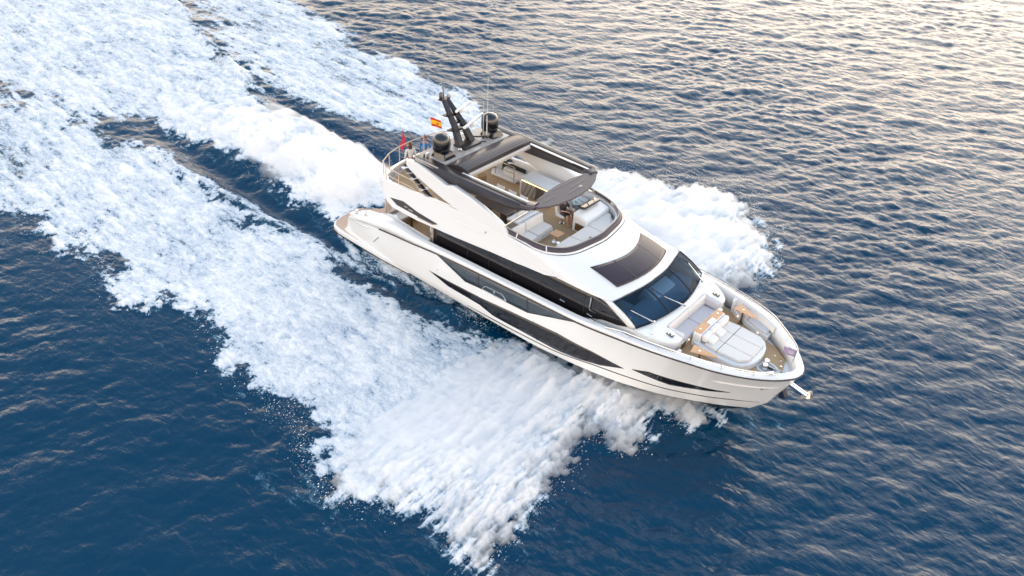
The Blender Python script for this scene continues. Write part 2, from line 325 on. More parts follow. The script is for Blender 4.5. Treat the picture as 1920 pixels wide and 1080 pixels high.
# mooring gear on the quarters
for side in (1, -1):
    sl = MB(); sl.tube([(1.35, side*3.38, 2.02), (1.6, side*3.42, 1.98), (2.5, side*3.47, 1.99), (3.1, side*3.5, 2.12)], .035, 6)
    f_ = obj('mooring_recess', MB().prism([(1.4, side*3.12), (1.4, side*3.4), (3.0, side*3.46), (3.0, side*3.1)], lambda x, y: ip(x, [(1.4, 2.2), (3.0, 2.66)]), lambda x, y: ip(x, [(1.4, 2.26), (3.0, 2.71)])), WHITE, yacht)
    obj('fairlead', sl, STEEL, f_)
    for cx in (1.9, 2.6):
        z0 = ip(cx, [(1.4, 2.26), (3.0, 2.71)])
        obj('mooring_winch', MB().lathe([(.13, 0), (.13, .04), (.06, .09), (.06, .17), (.11, .22), (.1, .25)], (cx, side*3.27, z0), 16), STEEL, f_)
# ---- transom, cockpit
obj('transom_wall', MB().box((2.95, 0, 1.5), (.22, 4.9, 1.56)), WHITE, yacht, bevel=.05)
obj('cockpit_deck', MB().prism([(3.0, -2.95), (7.2, -3.1), (7.2, 3.1), (3.0, 2.95)], 1.5, 1.9), TEAK, yacht)
cs = obj('cockpit_sofa', MB().box((3.55, 0, 2.08), (.85, 4.2, .36)).box((3.17, 0, 2.3), (.2, 4.2, .5)), BEIGE, yacht, bevel=.04)
for k in range(4): obj('seat_cushion', MB().box((3.62, -1.56+k*1.04, 2.31), (.75, 1.0, .14)), FAB, cs, bevel=.05)
for side in (1, -1):
    obj('cockpit_post', MB().box((4.5, side*1.75, 3.1), (.1, .12, 2.5)), paint('bronze_post', (.22, .16, .09), .3, metal=.8) if side == 1 else MATS['bronze_post'], yacht, bevel=.01)
    obj('cockpit_coaming', MB().prism([(3.0, side*2.5), (3.0, side*3.05), (7.2, side*3.25), (7.2, side*2.95), (4.6, side*2.75), (4.2, side*2.45)], 1.85, lambda x, y: ip(x, [(3, 2.6), (4.3, 3.0), (5.4, 3.1), (7.2, 3.05)])), WHITE, yacht, bevel=.05)
    obj('steps_to_platform', MB().box((2.6, side*2.2, .95), (.35, .7, .5)).box((2.3, side*2.2, .82), (.35, .7, .22)), TEAKP, yacht)
obj('cockpit_table', MB().box((5.1, 0, 2.62), (1.0, 1.9, .05)).box((5.1, 0, 2.2), (.2, .5, .8)), TEAKT, yacht, bevel=.01)
obj('saloon_bulkhead', MB().box((7.25, 0, 3.1), (.12, 5.8, 2.5)), TAUPE, yacht)
sd = obj('saloon_door', MB().box((7.17, 0, 3.05), (.04, 3.6, 2.2)), DARKGL, yacht)
for s in (1, -1): obj('door_jamb', MB().box((7.15, s*2.86, 3.1), (.08, .1, 2.4)), STEEL, yacht)
# side decks
for side in (1, -1):
    P = [(x, side*2.6) for x in (7.2, 20.9)]+[(x, side*(hline('S', x)[0]-(.75 if x > 18.5 else .35))) for x in (20.9, 20, 19, 18, 17, 16, 14, 12, 10, 7.2)]
    obj('side_deck', MB().prism(P, lambda x, y: ip(x, [(7, 2.15), (15, 2.3), (18, 2.85), (21, 2.87)])-.1, lambda x, y: ip(x, [(7, 2.15), (15, 2.3), (18, 2.85), (21, 2.87)])), TEAK, yacht)
# ---- deckhouse side and its glass
ycab = lambda x, z: 2.86-max(0, z-3.0)*.06-max(0, (x-17.5))*.06
for side in (1, -1):
    patch('deckhouse_side', [(7.3, 4.25), (14, 4.55), (17.0, 4.62), (18, 4.5), (18.95, 3.85), (19.6, 3.82)], [(7.3, 1.9), (19.6, 2.6)], ycab, side, -.02, WHITE, yacht, solid=.06)
    g = patch('saloon_window', [(7.3, 4.2), (13.5, 4.56), (15.5, 4.62), (17.0, 4.57), (17.7, 4.42), (18.3, 4.15), (18.9, 3.82)],
          [(7.3, 2.62), (12.8, 2.72), (15.6, 2.8), (17.6, 3.55), (18.3, 3.62), (18.9, 3.80)], ycab, side, .015, DARKGL, yacht, nx=50)
    for xm, wm in ((9.6, .03), (11.0, .02), (12.4, .03), (14.1, .02), (15.3, .02), (16.55, .03), (17.35, .03)):
        zt = ip(xm, [(7.3, 4.2), (13.5, 4.56), (15.5, 4.62), (17.0, 4.57), (17.7, 4.42)]); zb = ip(xm, [(7.3, 2.62), (12.8, 2.72), (15.6, 2.8), (17.6, 3.55)])
        patch('window_joint', [(xm, zt), (xm+wm, zt)], [(xm, zb), (xm+wm, zb)], ycab, side, .019, RUBBER, g, nx=1, solid=.006)
    hd = MB(); hd.tube([(16.9, side*(ycab(16.9, 4)+.06), 4.42), (16.9, side*(ycab(16.9, 3.7)+.06), 3.75), (17.25, side*(ycab(17.2, 3.7)+.06), 3.74)], .03, 6)
    obj('door_pull', hd, STEEL, g)
    for xh in (15.45, 16.95): obj('door_handle', MB().tube([(xh-.14, side*(ycab(xh, 3.4)+.07), 3.5), (xh+.14, side*(ycab(xh, 3.4)+.07), 3.48)], .018, 6), STEEL, g)
# ---- upper works skin: flybridge fairing, roof, windscreen frame
def half(P): return P
A_ = [(15.50, 0, 5.42), (15.45, .6, 5.42), (15.22, 1.85, 5.42), (14.75, 2.52, 5.42), (13.9, 2.95, 5.44), (12.4, 3.08, 5.55), (12.0, 3.12, 5.58)]
A2 = [(15.85, 0, 5.36), (15.78, .65, 5.36), (15.5, 1.85, 5.34), (15.0, 2.58, 5.3), (14.15, 3.0, 5.28), (12.8, 3.1, 5.3), (12.0, 3.14, 5.35)]
B_ = [(16.45, 0, 5.3), (16.38, .8, 5.28), (16.05, 1.9, 5.2), (15.5, 2.6, 5.1), (14.7, 2.98, 5.02), (13.4, 3.08, 5.0), (12.0, 3.1, 5.0)]
B2 = [(16.85, 0, 5.24), (16.78, .85, 5.22), (16.4, 1.95, 5.12), (15.9, 2.64, 4.98), (15.3, 2.92, 4.9), (14.2, 3.03, 4.85), (12.0, 3.08, 4.85)]
C_ = [(17.7, 0, 5.04), (17.6, .9, 5.02), (17.2, 2.0, 4.93), (16.9, 2.62, 4.78), (16.4, 2.84, 4.7), (15.0, 2.98, 4.66), (12.0, 3.05, 4.65)]
D_ = [(18.42, 0, 4.78), (18.37, .95, 4.76), (18.15, 2.0, 4.7), (17.93, 2.74, 4.64), (17.2, 2.88, 4.58), (15.5, 2.99, 4.6), (12.0, 3.04, 4.55)]
def refine(R, n=5):
    """smooth the half outline with a centripetal-like spline through its points"""
    pts = [Vector((R[1][0], -R[1][1], R[1][2]))]+[Vector(p) for p in R]; pts.append(pts[-1]*2-pts[-2]); out = []
    for i in range(1, len(pts)-2):
        for k in range(n):
            t = k/n; a, b, c, d = pts[i-1:i+3]
            out.append(tuple(.5*((2*b)+(c-a)*t+(2*a-5*b+4*c-d)*t*t+(3*b-a-3*c+d)*t**3)))
    out.append(tuple(pts[-2])); return out
def full(R): return [(x, -y, z) for x, y, z in R[::-1]]+R[1:]
RW = [full(refine(r)) for r in (A_, A2, B_, B2, C_, D_)]
roof = obj('superstructure_roof', MB().grid(RW, flip=True), WHITE, yacht, smooth=60, solid=.05, sub=1)
# roof glazing: three tinted panes following the roof
def roofpt(x, y):
    """height of the roof between outlines B2..D (plan position given as fraction)"""
    return None
def rowpt(s, y):
    """point on the roof at lengthwise fraction s (0 = aft edge of glazing, 1 = fwd) and offset y"""
    xa = 16.78-.68*(abs(y)/2)**1.8; za = 5.265-.12*(abs(y)/2)**2; xf = 18.02-.42*(abs(y)/2)**2; zf = 4.955-.11*(abs(y)/2)**2
    z = za+(zf-za)*s+.045*math.sin(PI*s)
    return (xa+(xf-xa)*s, y, z+.035)
sk = MB(); sk.grid([[rowpt(s/8, -2+4*j/32) for j in range(33)] for s in range(9)], flip=True)
sk_ = obj('roof_window', sk, SKYL, yacht, solid=.06)
for ym in (-.95, .95): obj('roof_window_bar', MB().grid([[(lambda p: (p[0], p[1], p[2]+.006))(rowpt(s/8, ym+d)) for d in (-.035, .035)] for s in range(9)], flip=True), SLATE, sk_)
# windscreen
def wsrow(f):
    T = D_[:4]; E_ = [(19.80, 0, 4.04), (19.72, .95, 4.05), (19.46, 2.05, 4.03), (19.2, 2.76, 4.0)]
    R = [tuple(a[i]*(1-f)+b[i]*f for i in range(3)) for a, b in zip(T, E_)]
    bul = .07*math.sin(PI*f)
    return full([(p[0]+bul, p[1], p[2]+bul*.6) for p in refine(R)])
ws = obj('windscreen', MB().grid([wsrow(f/8) for f in range(9)], flip=True), WSGL, yacht)
def wspt(f, y, up=.0):
    R = wsrow(f); R = sorted(R, key=lambda p: p[1]); return (float(np.interp(y, [p[1] for p in R], [p[0] for p in R]))+up*.6, y, float(np.interp(y, [p[1] for p in R], [p[2] for p in R]))+up)
for ym in (-.97, .97): obj('windscreen_mullion', MB().grid([[wspt(f/8, ym+d, .012) for d in (-.05, .05)] for f in range(9)], flip=True), paint('windscreen_frame', (.015, .025, .04), .7, spec=.2) if ym < 0 else MATS['windscreen_frame'], ws, solid=.03)
fr = MB(); Rt, Rb = wsrow(.005), wsrow(.995); fr.tube(Rt, .025, 6); fr.tube(Rb, .025, 6)
for k in (0, -1): fr.tube([wsrow(f/8)[k] for f in range(9)], .025, 6)
obj('windscreen_seal', fr, MATS['windscreen_frame'], ws)
# A pillars
for side in (1, -1):
    rows = []
    for f in range(9):
        a = wsrow(f/8)[-1 if side > 0 else 0]; t = f/8
        b = (17.55+(18.95-17.55)*t, side*(2.84-.02*t), 4.56+(3.80-4.56)*t)
        rows.append([a, ((a[0]+b[0])/2+.02, side*(abs(a[1]+b[1])/2+.04), (a[2]+b[2])/2+.04), b, (b[0]-.03, side*(abs(b[1])-.1), b[2]-.1)])
    obj('windscreen_pillar', MB().grid(rows, flip=side > 0), WHITE, yacht, smooth=60, solid=.03)
# wipers
for (f0, y0, f1, y1) in ((1.02, -2.05, .45, -2.55), (1.02, -.1, .5, -.75), (1.02, 2.1, .35, 2.25)):
    a, b = wspt(min(f0, 1), y0, .06), wspt(f1, y1, .09); a = (a[0]+.12, a[1], a[2])
    w_ = obj('windscreen_wiper', MB().tube([a, b], .03, 6, r1=.018).lathe([(.06, -.04), (.06, .05), (.03, .07)], a, 12), STEEL, yacht)
    c_ = wspt(min(.96, f1+.42), y1+.22, .05); d_ = wspt(max(.06, f1-.38), y1-.12, .05)
    obj('wiper_blade', MB().tube([c_, b, d_], .02, 5), RUBBER, w_)
# wheelhouse interior seen through the windscreen
obj('dashboard', MB().prism([(18.1, -2.55), (18.9, -2.55), (19.45, -1.2), (19.55, 0), (19.45, 1.2), (18.9, 2.55), (18.1, 2.55)], 3.0, lambda x, y: 3.72), paint('dash_blue_grey', (.2, .28, .36), .5), yacht, bevel=.05)
hc = obj('wheelhouse_console', MB().box((18.2, .55, 3.6), (.8, 1.7, .75), ry=.3), paint('console_pale', (.6, .66, .7), .4), yacht, bevel=.08)
for yy in (.1, .62, 1.14): obj('console_screen', MB().box((18.0, yy, 4.02), (.34, .42, .03), ry=-.7), BLACK, hc)
for yy in (.1, 1.05):
    s_ = obj('pilot_seat', MB().box((16.9, yy, 3.3), (.55, .6, .5)), FABL, yacht, bevel=.06)
    obj('seat_back', MB().box((16.65, yy, 3.85), (.16, .58, .75), ry=-.1), FABL, s_, bevel=.06)
obj('wheelhouse_floor', MB().prism([(12, -2.7), (19.2, -2.6), (19.5, 0), (19.2, 2.6), (12, 2.7)], 2.75, 2.85), paint('carpet_blue', (.2, .27, .33), .9), yacht)
obj('wheelhouse_sofa', MB().box((18.0, -1.7, 3.35), (1.3, 1.3, .55)).box((18.0, -2.3, 3.7), (1.3, .2, .5)), paint('interior_sofa', (.35, .42, .48), .9), yacht, bevel=.06)
# ---- flybridge sides with the hardtop legs
def yfly(x, z): return 3.22-(z-4.5)*.11-.2*max(0, (4.5-x)/.9)**2-.15*max(0, (x-13)/2)
FL = [(3.35, 4.93), (3.87, 4.6), (4.4, 4.15), (4.79, 3.98), (6.61, 3.98), (7.87, 4.07), (9.12, 4.15), (11.55, 4.37), (13.45, 4.5), (14.48, 4.52), (15.05, 4.66)]
FT = [(3.35, 4.96), (4.0, 5.16), (4.6, 5.23), (5.5, 5.29), (6.9, 5.45), (8.01, 5.52), (9.22, 5.58), (12.0, 5.56), (13.0, 5.4), (14.0, 5.12), (15.05, 4.7)]
AU = [(5.6, 6.86), (6.25, 6.92), (6.88, 6.83), (8.29, 6.52), (8.76, 6.66), (9.82, 6.51), (10.75, 6.29), (11.7, 6.0), (12.1, 5.8), (12.35, 5.54)]
AL = [(5.6, 6.6), (5.8, 6.45), (6.42, 6.24), (7.27, 6.0), (8.27, 5.75), (9.2, 5.585), (12.35, 5.53)]
SLt = [(4.6, 4.46), (5.52, 4.62), (6.59, 4.44), (7.93, 4.36)]; SLb = [(4.6, 4.45), (5.11, 4.24), (6.39, 4.22), (7.64, 4.24), (7.93, 4.35)]
for side in (1, -1):
    fs_ = patch('flybridge_side', FT, FL, yfly, side, 0, WHITE, yacht, nx=80, nz=6, solid=.16, smooth=60, bevel=.03)
    lg = patch('hardtop_leg', AU, AL, yfly, side, 0, WHITE, yacht, nx=60, nz=4, solid=.22, smooth=60, bevel=.03)
    sl_ = patch('side_vent', SLt, SLb, yfly, side, .012, SLATE, fs_, nx=30, solid=.02)
    obj('vent_trim', MB().tube([(x, side*(yfly(x, z)+.03), z) for x, z in ((6.6, 4.2), (7.66, 4.22), (7.95, 4.35))], .018, 6), MATS['bronze_post'], sl_)
    obj('vent_louvre', MB().box((5.75, side*(yfly(5.7, 4.4)+.02), 4.4), (.22, .02, .06)).box((6.1, side*(yfly(6.1, 4.35)+.02), 4.35), (.3, .02, .06)), BEIGE, sl_)
    # dark inner face of the leg opening
    obj('fly_side_lamp', MB().lathe([(.05, 0), (.05, .03), (.02, .04)], n=12, M=Matrix.Translation((11.0, side*yfly(11, 5.2), 5.2)) @ Matrix.Rotation(-side*PI/2, 4, 'X')), STEEL, fs_)
    obj('coaming_crease', MB().tube([(x, side*(yfly(x, z)+.0), z) for x, z in ((9.0, 5.0), (11, 5.05), (13, 4.95), (14.2, 4.78), (15.0, 4.68))], .02, 6), WHITE, fs_)
# ---- flybridge deck, its aft bulwark
def flyout(inset=0):
    P = [(13.9, -2.9), (4.6, -3.05), (3.9, -2.9), (3.35, -2.55), (2.98, -1.7), (2.8, -.8), (2.75, 0)]
    P = [(x+inset if x < 3.5 else x+inset*.6 if x < 4 else x, y+inset) for x, y in P]
    return P+[(x, -y) for x, y in P[-2::-1]]
fd = obj('flybridge_deck', MB().prism(flyout()+[(14.8, 2.2), (15.2, 0), (14.8, -2.2)], 4.3, 4.58), WHITE, yacht, bevel=.03)
obj('fly_teak', MB().prism(flyout(.25)+[(14.6, 2.1), (15.0, 0), (14.6, -2.1)], 4.575, 4.62), FLOORW, fd)
ao = flyout()[1:-1]; ai = flyout(.16)[1:-1]
zt_ = lambda x: ip(x, [(2.7, 4.98), (3.9, 5.08), (4.6, 5.2)])
rows = [[(x, y, 4.3) for x, y in ao], [(x-.06 if x < 3.5 else x, y*1.01, zt_(x)-.04) for x, y in ao], [(x, y, zt_(x)) for x, y in ao], [(x, y, zt_(x)) for x, y in ai], [(x, y, 4.6) for x, y in ai]]
obj('aft_coaming', MB().grid(rows, flip=True), WHITE, yacht, smooth=40, solid=.01)
def railing(name, pts, posts, mat=STEEL, r=.024, mids=(), parent=yacht, base=None):
    m = MB().tube(pts, r, 8); o = obj(name, m, mat, parent)
    for mp in mids: obj('mid_rail', MB().tube(mp, r*.65, 6), mat, o)
    for a, b in posts: obj('stanchion', MB().tube([a, b], r*.8, 6), mat, o)
    return o
AR = [(6.55, -2.98, 5.45), (6.1, -2.96, 5.85), (4.02, -2.95, 5.86), (3.5, -2.66, 5.88), (3.1, -1.9, 5.9), (2.86, -1.0, 5.9), (2.8, 0, 5.9)]
AR = AR+[(x, -y, z) for x, y, z in AR[-2::-1]]
WARM = paint('teak_capping', (.62, .48, .36), .4)
posts = []
for x, y in ((5.0, 2.98), (4.0, 2.92), (3.46, 2.62), (2.86, .95), (3.12, 1.9)):
    for s in (1, -1): posts.append(((x, s*y, 5.05), (x, s*y, 5.88)))
posts.append(((2.8, 0, 5.0), (2.8, 0, 5.9)))
railing('aft_deck_rail', AR, posts, WARM, .03, [[(x, y, z-.42 if z > 5.8 else z) for x, y, z in AR[1:7][:3]], [(x, y, z-.42) for x, y, z in AR[-4:-1]]])
# stair / gas strut pieces: dark jointed ladder leaning in the leg opening
for side in (1, -1):
    dk = obj('folding_ladder', MB().tube([(5.2, side*2.72, 6.35), (5.9, side*2.85, 6.0), (7.0, side*2.9, 5.45), (7.6, side*2.9, 5.12)], .12, 4), BRONZD, yacht, smooth=20, bevel=.02)
    for k in range(7):
        t = .08+k*.135; p = (5.2+2.4*t, side*(2.83+.05*t), 6.42-1.25*t)
        obj('ladder_tread', MB().box(p, (.2, .42, .035), rz=side*.3), WHITE if k % 2 == 0 else BEIGE, dk)
# ---- flybridge windscreen band and fittings
wb = [(x-.0, y, z) for x, y, z in refine([(15.42, 0, 5.46), (15.36, .6, 5.46), (15.12, 1.82, 5.46), (14.66, 2.47, 5.46), (13.85, 2.88, 5.48), (12.4, 3.0, 5.6), (11.2, 3.0, 5.7)])]
wt = refine([(15.2, 0, 5.62), (15.14, .6, 5.62), (14.92, 1.77, 5.62), (14.5, 2.38, 5.63), (13.76, 2.76, 5.68), (12.4, 2.9, 5.8), (11.2, 2.9, 5.9)])
fwsc = obj('flybridge_windscreen', MB().grid([full(wb), full(wt)], flip=True), TINTGL, yacht, solid=.02)
obj('windscreen_handrail', MB().tube(full(wt), .028, 8), BEIGE, fwsc)
for side in (1, -1):
    for (a, b) in ((18, 0), (24, 0)):
        k = a; pa, pb = wb[k], wt[k]; obj('windscreen_bracket', MB().tube([(pa[0], side*pa[1], pa[2]), (pb[0], side*pb[1], pb[2])], .035, 6), WHITE, fwsc)
ci = refine([(15.1, 0, 5.5), (15.05, .6, 5.5), (14.82, 1.72, 5.5), (14.4, 2.3, 5.5), (13.7, 2.68, 5.5), (12.0, 2.8, 5.52), (4.4, 2.82, 5.12)])
co = refine(A_[:5]+[(12.0, 3.09, 5.57), (4.4, 3.1, 5.12)])
cl_ = [(x, y, 4.6) for x, y, z in ci]
obj('flybridge_coaming', MB().grid([full(co), full(ci), full(cl_)], flip=True), WHITE, yacht, smooth=30, solid=.02)
# forward sunpad in front of the helm
sp_ = MB()
fr_ = [(14.95, -.9), (15.02, -.2), (15.0, .5), (14.82, 1.5), (14.45, 2.2), (13.9, 2.62)]
pb_ = obj('flybridge_sunpad', MB().prism([(13.98, -1.75), (14.35, -1.9), (14.7, -1.6), (14.9, -1.0)]+fr_[1:]+[(13.85, 2.6)], 4.62, 5.08), WHITE, yacht, bevel=.03)
cuts = [(-1.75, -.62), (-.62, .72), (.72, 2.4)]
for ya, yb in cuts:
    P = [(13.98, ya+.015), (13.96, yb-.015)]+[(min(ip(yb, [(-1.9, 14.3), (-1.5, 14.72), (-.9, 14.9), (-.2, 14.95), (.5, 14.92), (1.5, 14.75), (2.2, 14.4), (2.6, 13.95)]), 15), yb-.015), (ip((ya+yb)/2, [(-1.9, 14.3), (-1.5, 14.72), (-.9, 14.9), (-.2, 14.95), (.5, 14.92), (1.5, 14.75), (2.2, 14.4), (2.6, 13.95)]), (ya+yb)/2), (ip(ya, [(-1.9, 14.2), (-1.5, 14.72), (-.9, 14.9), (-.2, 14.95), (.5, 14.92), (1.5, 14.75), (2.2, 14.4), (2.6, 13.95)]), ya+.015)]
    obj('sunpad_cushion', MB().prism(P, 5.08, 5.22), FAB, pb_, bevel=.04)
for yy in (-1.45, -.3): obj('cushion_strap', MB().box((14.93-.1*abs(yy), yy, 5.3), (.22, .3, .1), rz=.3), SLATE, pb_, bevel=.02)
# helm console
he = obj('helm_console', MB().prism([(13.15, .62), (13.98, .6), (13.95, 2.55), (13.1, 2.55)], 4.62, lambda x, y: 5.62-(x-13.1)*.22), WHITE, yacht, bevel=.07)
obj('instrument_hood', MB().box((13.32, 1.75, 5.68), (.34, 1.25, .12), ry=-.25), BLACK, he, bevel=.04)
obj('helm_locker', MB().box((13.62, .58, 4.95), (.5, .04, .36)), MATS['bronze_post'], he)
obj('steering_wheel', MB().lathe([(.19, -.015), (.21, 0), (.19, .015), (.17, 0)], n=24, M=Matrix.Translation((13.02, 1.35, 5.5)) @ Matrix.Rotation(-.9, 4, 'Y')), BLACK, he)
obj('throttle_levers', MB().box((13.2, 2.25, 5.66), (.1, .16, .14)).box((13.2, 2.18, 5.76), (.03, .03, .16)), STEEL, he)
for yy in (.85, 1.75):
    s_ = obj('helm_seat', MB().box((12.4, yy, 5.08), (.52, .56, .16)), FABL, yacht, bevel=.06)
    obj('seat_back', MB().box((12.12, yy, 5.5), (.14, .54, .75), ry=-.15), FABL, s_, bevel=.06)
    obj('seat_pedestal', MB().lathe([(.16, 4.62), (.06, 4.68), (.05, 5.0), (.14, 5.02)], (12.4, yy, 0), 14), STEEL, s_)
# starboard settee with table
se = obj('flybridge_settee', MB().prism([(11.95, -2.45), (12.75, -2.5), (12.7, -.25), (11.95, -.25)], 4.62, 4.92), WHITE, yacht, bevel=.03)
obj('seat_cushion', MB().prism([(12.1, -1.45), (12.74, -1.45), (12.68, -.28), (12.1, -.28)], 4.92, 5.06), FAB, se, bevel=.05)
obj('corner_cushion', MB().prism([(12.1, -2.5), (13.9, -2.45), (13.95, -1.85), (12.75, -1.9), (12.74, -1.47), (12.1, -1.47)], 4.86, 5.04), FABL, se, bevel=.05)
obj('settee_backrest', MB().box((12.0, -.9, 5.2), (.2, 1.3, .55), ry=-.15).box((12.0, -2.0, 5.2), (.2, .85, .55), ry=-.15), FABL, se, bevel=.07)
tb = obj('coffee_table', MB().prism([(13.03, -.98), (13.04, -.46), (13.53, -.46), (13.53, -1.0)], 5.06, 5.1), TEAKT, yacht, bevel=.01)
obj('table_pedestal', MB().lathe([(.2, 4.62), (.2, 4.64), (.05, 4.66), (.05, 5.06)], (13.28, -.73, 0), 20), STEEL, tb)
bf = obj('sideboard', MB().prism([(11.05, -1.7), (11.75, -1.68), (11.72, -.15), (11.05, -.2)], 4.62, 5.3), BEIGE, yacht, bevel=.02)
obj('sideboard_top', MB().prism([(11.03, -1.72), (11.42, -1.7), (11.4, -.15), (11.03, -.18)], 5.3, 5.34).prism([(11.45, -1.7), (11.77, -1.7), (11.74, -.13), (11.43, -.15)], 5.3, 5.335), FABL, bf)
obj('sideboard_rail', MB().tube([(11.05, -1.68, 5.42), (11.7, -1.68, 5.42), (11.72, -.2, 5.42)], .015, 6), STEEL, bf)
# bar on the port side
br = obj('bar_unit', MB().prism([(9.18, 1.58), (11.0, 1.62), (11.0, 2.55), (9.18, 2.5)], 4.62, 5.5), TAUPE, yacht, bevel=.02)
obj('bar_top', MB().prism([(9.12, 1.53), (11.05, 1.57), (11.05, 2.6), (9.12, 2.55)], 5.5, 5.56), WHITE, br, bevel=.02)
obj('bar_end_panel', MB().box((9.15, 2.03, 5.05), (.06, 1.0, .88)), WHITE, br)
zz_ = MB()
for i in range(7):
    xa = 9.3+i*.26; zz_.tube([(xa, 1.575, 4.66), (xa+.3, 1.585, 5.4)], .012, 4)
obj('bar_front_trim', zz_, SLATE, br)
obj('bar_light_strip', MB().box((10.1, 1.57, 5.44), (1.8, .03, .03)), LAMP, br)
obj('aft_bar_post', MB().box((11.12, 1.7, 5.05), (.06, .06, .8)), LAMP, br)
obj('port_lounge', MB().box((11.9, 2.35, 4.95), (1.4, .8, .6)), FABL, yacht, bevel=.06)
obj('side_locker', MB().box((8.1, 2.62, 4.85), (1.8, .42, .5)), FABL, yacht, bevel=.06)
# stairwell opening with rail, port aft
st = obj('stair_enclosure', MB().prism([(6.7, 2.05), (8.3, 2.1), (8.3, 2.75), (6.7, 2.75), (6.45, 2.4)], 4.62, 4.78), WHITE, yacht, bevel=.05)
obj('stair_screen', MB().box((7.7, 2.72, 5.0), (1.6, .08, .62)), DARKGL, st, bevel=.03)
rl = railing('stair_rail', [(6.95, 2.1, 4.7), (6.95, 2.1, 5.5), (7.0, 2.1, 5.56), (8.15, 2.12, 5.56), (8.22, 2.12, 5.5), (8.22, 2.12, 4.7)], [], STEEL, .025, [[(6.95, 2.1, 5.2), (8.22, 2.12, 5.2)]])
obj('hoop_rail', MB().tube([(6.95, 2.1, 5.5)]+[(6.6+.3*math.cos(a), 2.3+.25*math.sin(a), 5.45-.5*k/14) for k, a in enumerate([i*.7 for i in range(15)])], .018, 6), STEEL, rl)
obj('wicker_stand', MB().lathe([(.22, 4.62), (.24, 4.9), (.22, 5.1)], (7.0, 1.0, 0), 14), paint('wicker', (.3, .2, .1), .8), yacht)
# ---- hardtop
ht = obj('hardtop', MB().prism([(5.95, -2.8), (6.1, -2.86), (7.6, -2.83), (7.6, 2.83), (6.1, 2.86), (5.95, 2.8), (5.85, 2.0), (5.8, 0), (5.85, -2.0)], 6.93, 7.1), paint('hardtop_grey', (.42, .375, .345), .2, var=.12, coat=.2), yacht, bevel=.03)
bmY = [(6.0, 2.86), (9.0, 2.83), (11.5, 2.75), (12.6, 2.62), (13.05, 2.4)]
for side in (1, -1):
    rows = []
    for i in range(41):
        x = 6.0+(13.0-6.0)*i/40; yo = ip(x, bmY); d = ip(x, [(6.0, .35), (7.2, .62), (8.2, .66), (9.5, .6), (12, .45), (13, .2)])
        rows.append([(x, side*(yo-.5), 6.95), (x, side*(yo-.5), 7.1), (x, side*(yo-.46), 7.12), (x, side*(yo-.06), 7.1), (x, side*yo, 7.04), (x, side*(yo-.05), 7.0-d*.5), (x, side*(yo-.22), 7.0-d), (x, side*(yo-.45), 6.9)])
    hb = obj('hardtop_side_beam', MB().grid(rows, closed=True, flip=side < 0), BRONZE, yacht, smooth=35)
    obj('roof_track', MB().box((10.7, side*2.30, 7.1), (3.9, .1, .05), rz=-side*.028), WHITE, hb)
    obj('track_groove', MB().box((10.7, side*2.5, 7.122), (4.0, .1, .012), rz=-side*.028), RUBBER, hb)
    if side > 0: obj('beam_capping', MB().box((10.2, side*2.77, 7.1), (5.4, .07, .04), rz=-side*.03), paint('beam_cap', (.5, .45, .4), .35), hb)
    obj('hardtop_strut', MB().tube([(12.9, side*2.45, 6.85), (11.9, side*2.98, 5.8)], .032, 8).lathe([(.08, -.03), (.08, .03)], (11.9, side*3.0, 5.78), 14), STEEL, yacht)
# sliding louvred roof, open
lv = MB(); rows = []; prof = []
for i in range(81):
    x = 7.72+(8.98-7.72)*i/80; base = 7.17+.24*math.sin(PI*min(1, (x-7.72)/1.6))
    groove = -.011 if (i % 9 in (0, 1)) and 0 < i < 76 else 0
    prof.append((x, base+groove))
prof += [(9.0, 7.2), (8.92, 7.1), (7.76, 7.08)]
o_ = [[(x, y, z-.06*(abs(y)/2.4)**4) for x, z in prof] for y in [-2.32, -2.28]+[-2.2+4.4*k/10 for k in range(11)]+[2.28, 2.32]]
lv.grid(o_, closed=True); n_ = len(prof); lv.f.append(tuple(range(n_))); lv.f.append(tuple(len(o_)*n_-1-k for k in range(n_)))
lo_ = obj('sliding_roof', lv, BRONZE, yacht, smooth=25)
obj('roof_front_lip', MB().box((9.03, 0, 7.06), (.12, 4.4, .12)), paint('pale_lining', (.62, .58, .55), .5), lo_, bevel=.02)
obj('hardtop_lining', MB().prism([(6.1, -2.5), (9.0, -2.4), (9.0, 2.4), (6.1, 2.5)], 6.86, 6.925), MATS['pale_lining'], yacht)
# front visor
vo = [(12.88, -2.18), (13.02, -2.32), (13.2, -2.2), (13.45, -1.75), (13.62, -1.2), (13.72, -.5), (13.74, 0)]
vo = vo+[(x, -y) for x, y in vo[-2::-1]]
vi = [(12.88-.32*(1-(y/2.3)**2), y) for y in (2.18, 1.6, .8, 0, -.8, -1.6, -2.18)]
vz = lambda x, y: 7.1-.1*(x-12.6)
vs_ = obj('front_visor', MB().prism(vo+vi[1:-1], lambda x, y: vz(x, y)-.09, vz), paint('visor_paint', (.085, .072, .08), .42, metal=0, coat=0, var=.06, spec=.4), yacht, bevel=.03)
for side in (1, -1): obj('visor_corner', MB().prism([(12.5, side*2.05), (12.5, side*2.66), (12.8, side*2.6), (13.1, side*2.42), (13.05, side*2.28), (12.9, side*2.1)], 6.95, 7.085), MATS['visor_paint'], vs_, bevel=.02)
for (xa, ya, yb) in ((12.78, -1.85, -.9), (13.1, -1.7, -.95), (12.78, .1, 1.6), (13.1, .2, 1.4), (13.35, -.3, .8), (12.74, -.6, 0)):
    obj('visor_groove', MB().box((xa, (ya+yb)/2, vz(xa, 0)+.003), (.035, yb-ya, .016)), BLACK, vs_)
obj('visor_emblem', MB().lathe([(.1, 0), (.1, .006)], (13.3, .75, vz(13.3, 0)), 14), BEIGE, vs_)
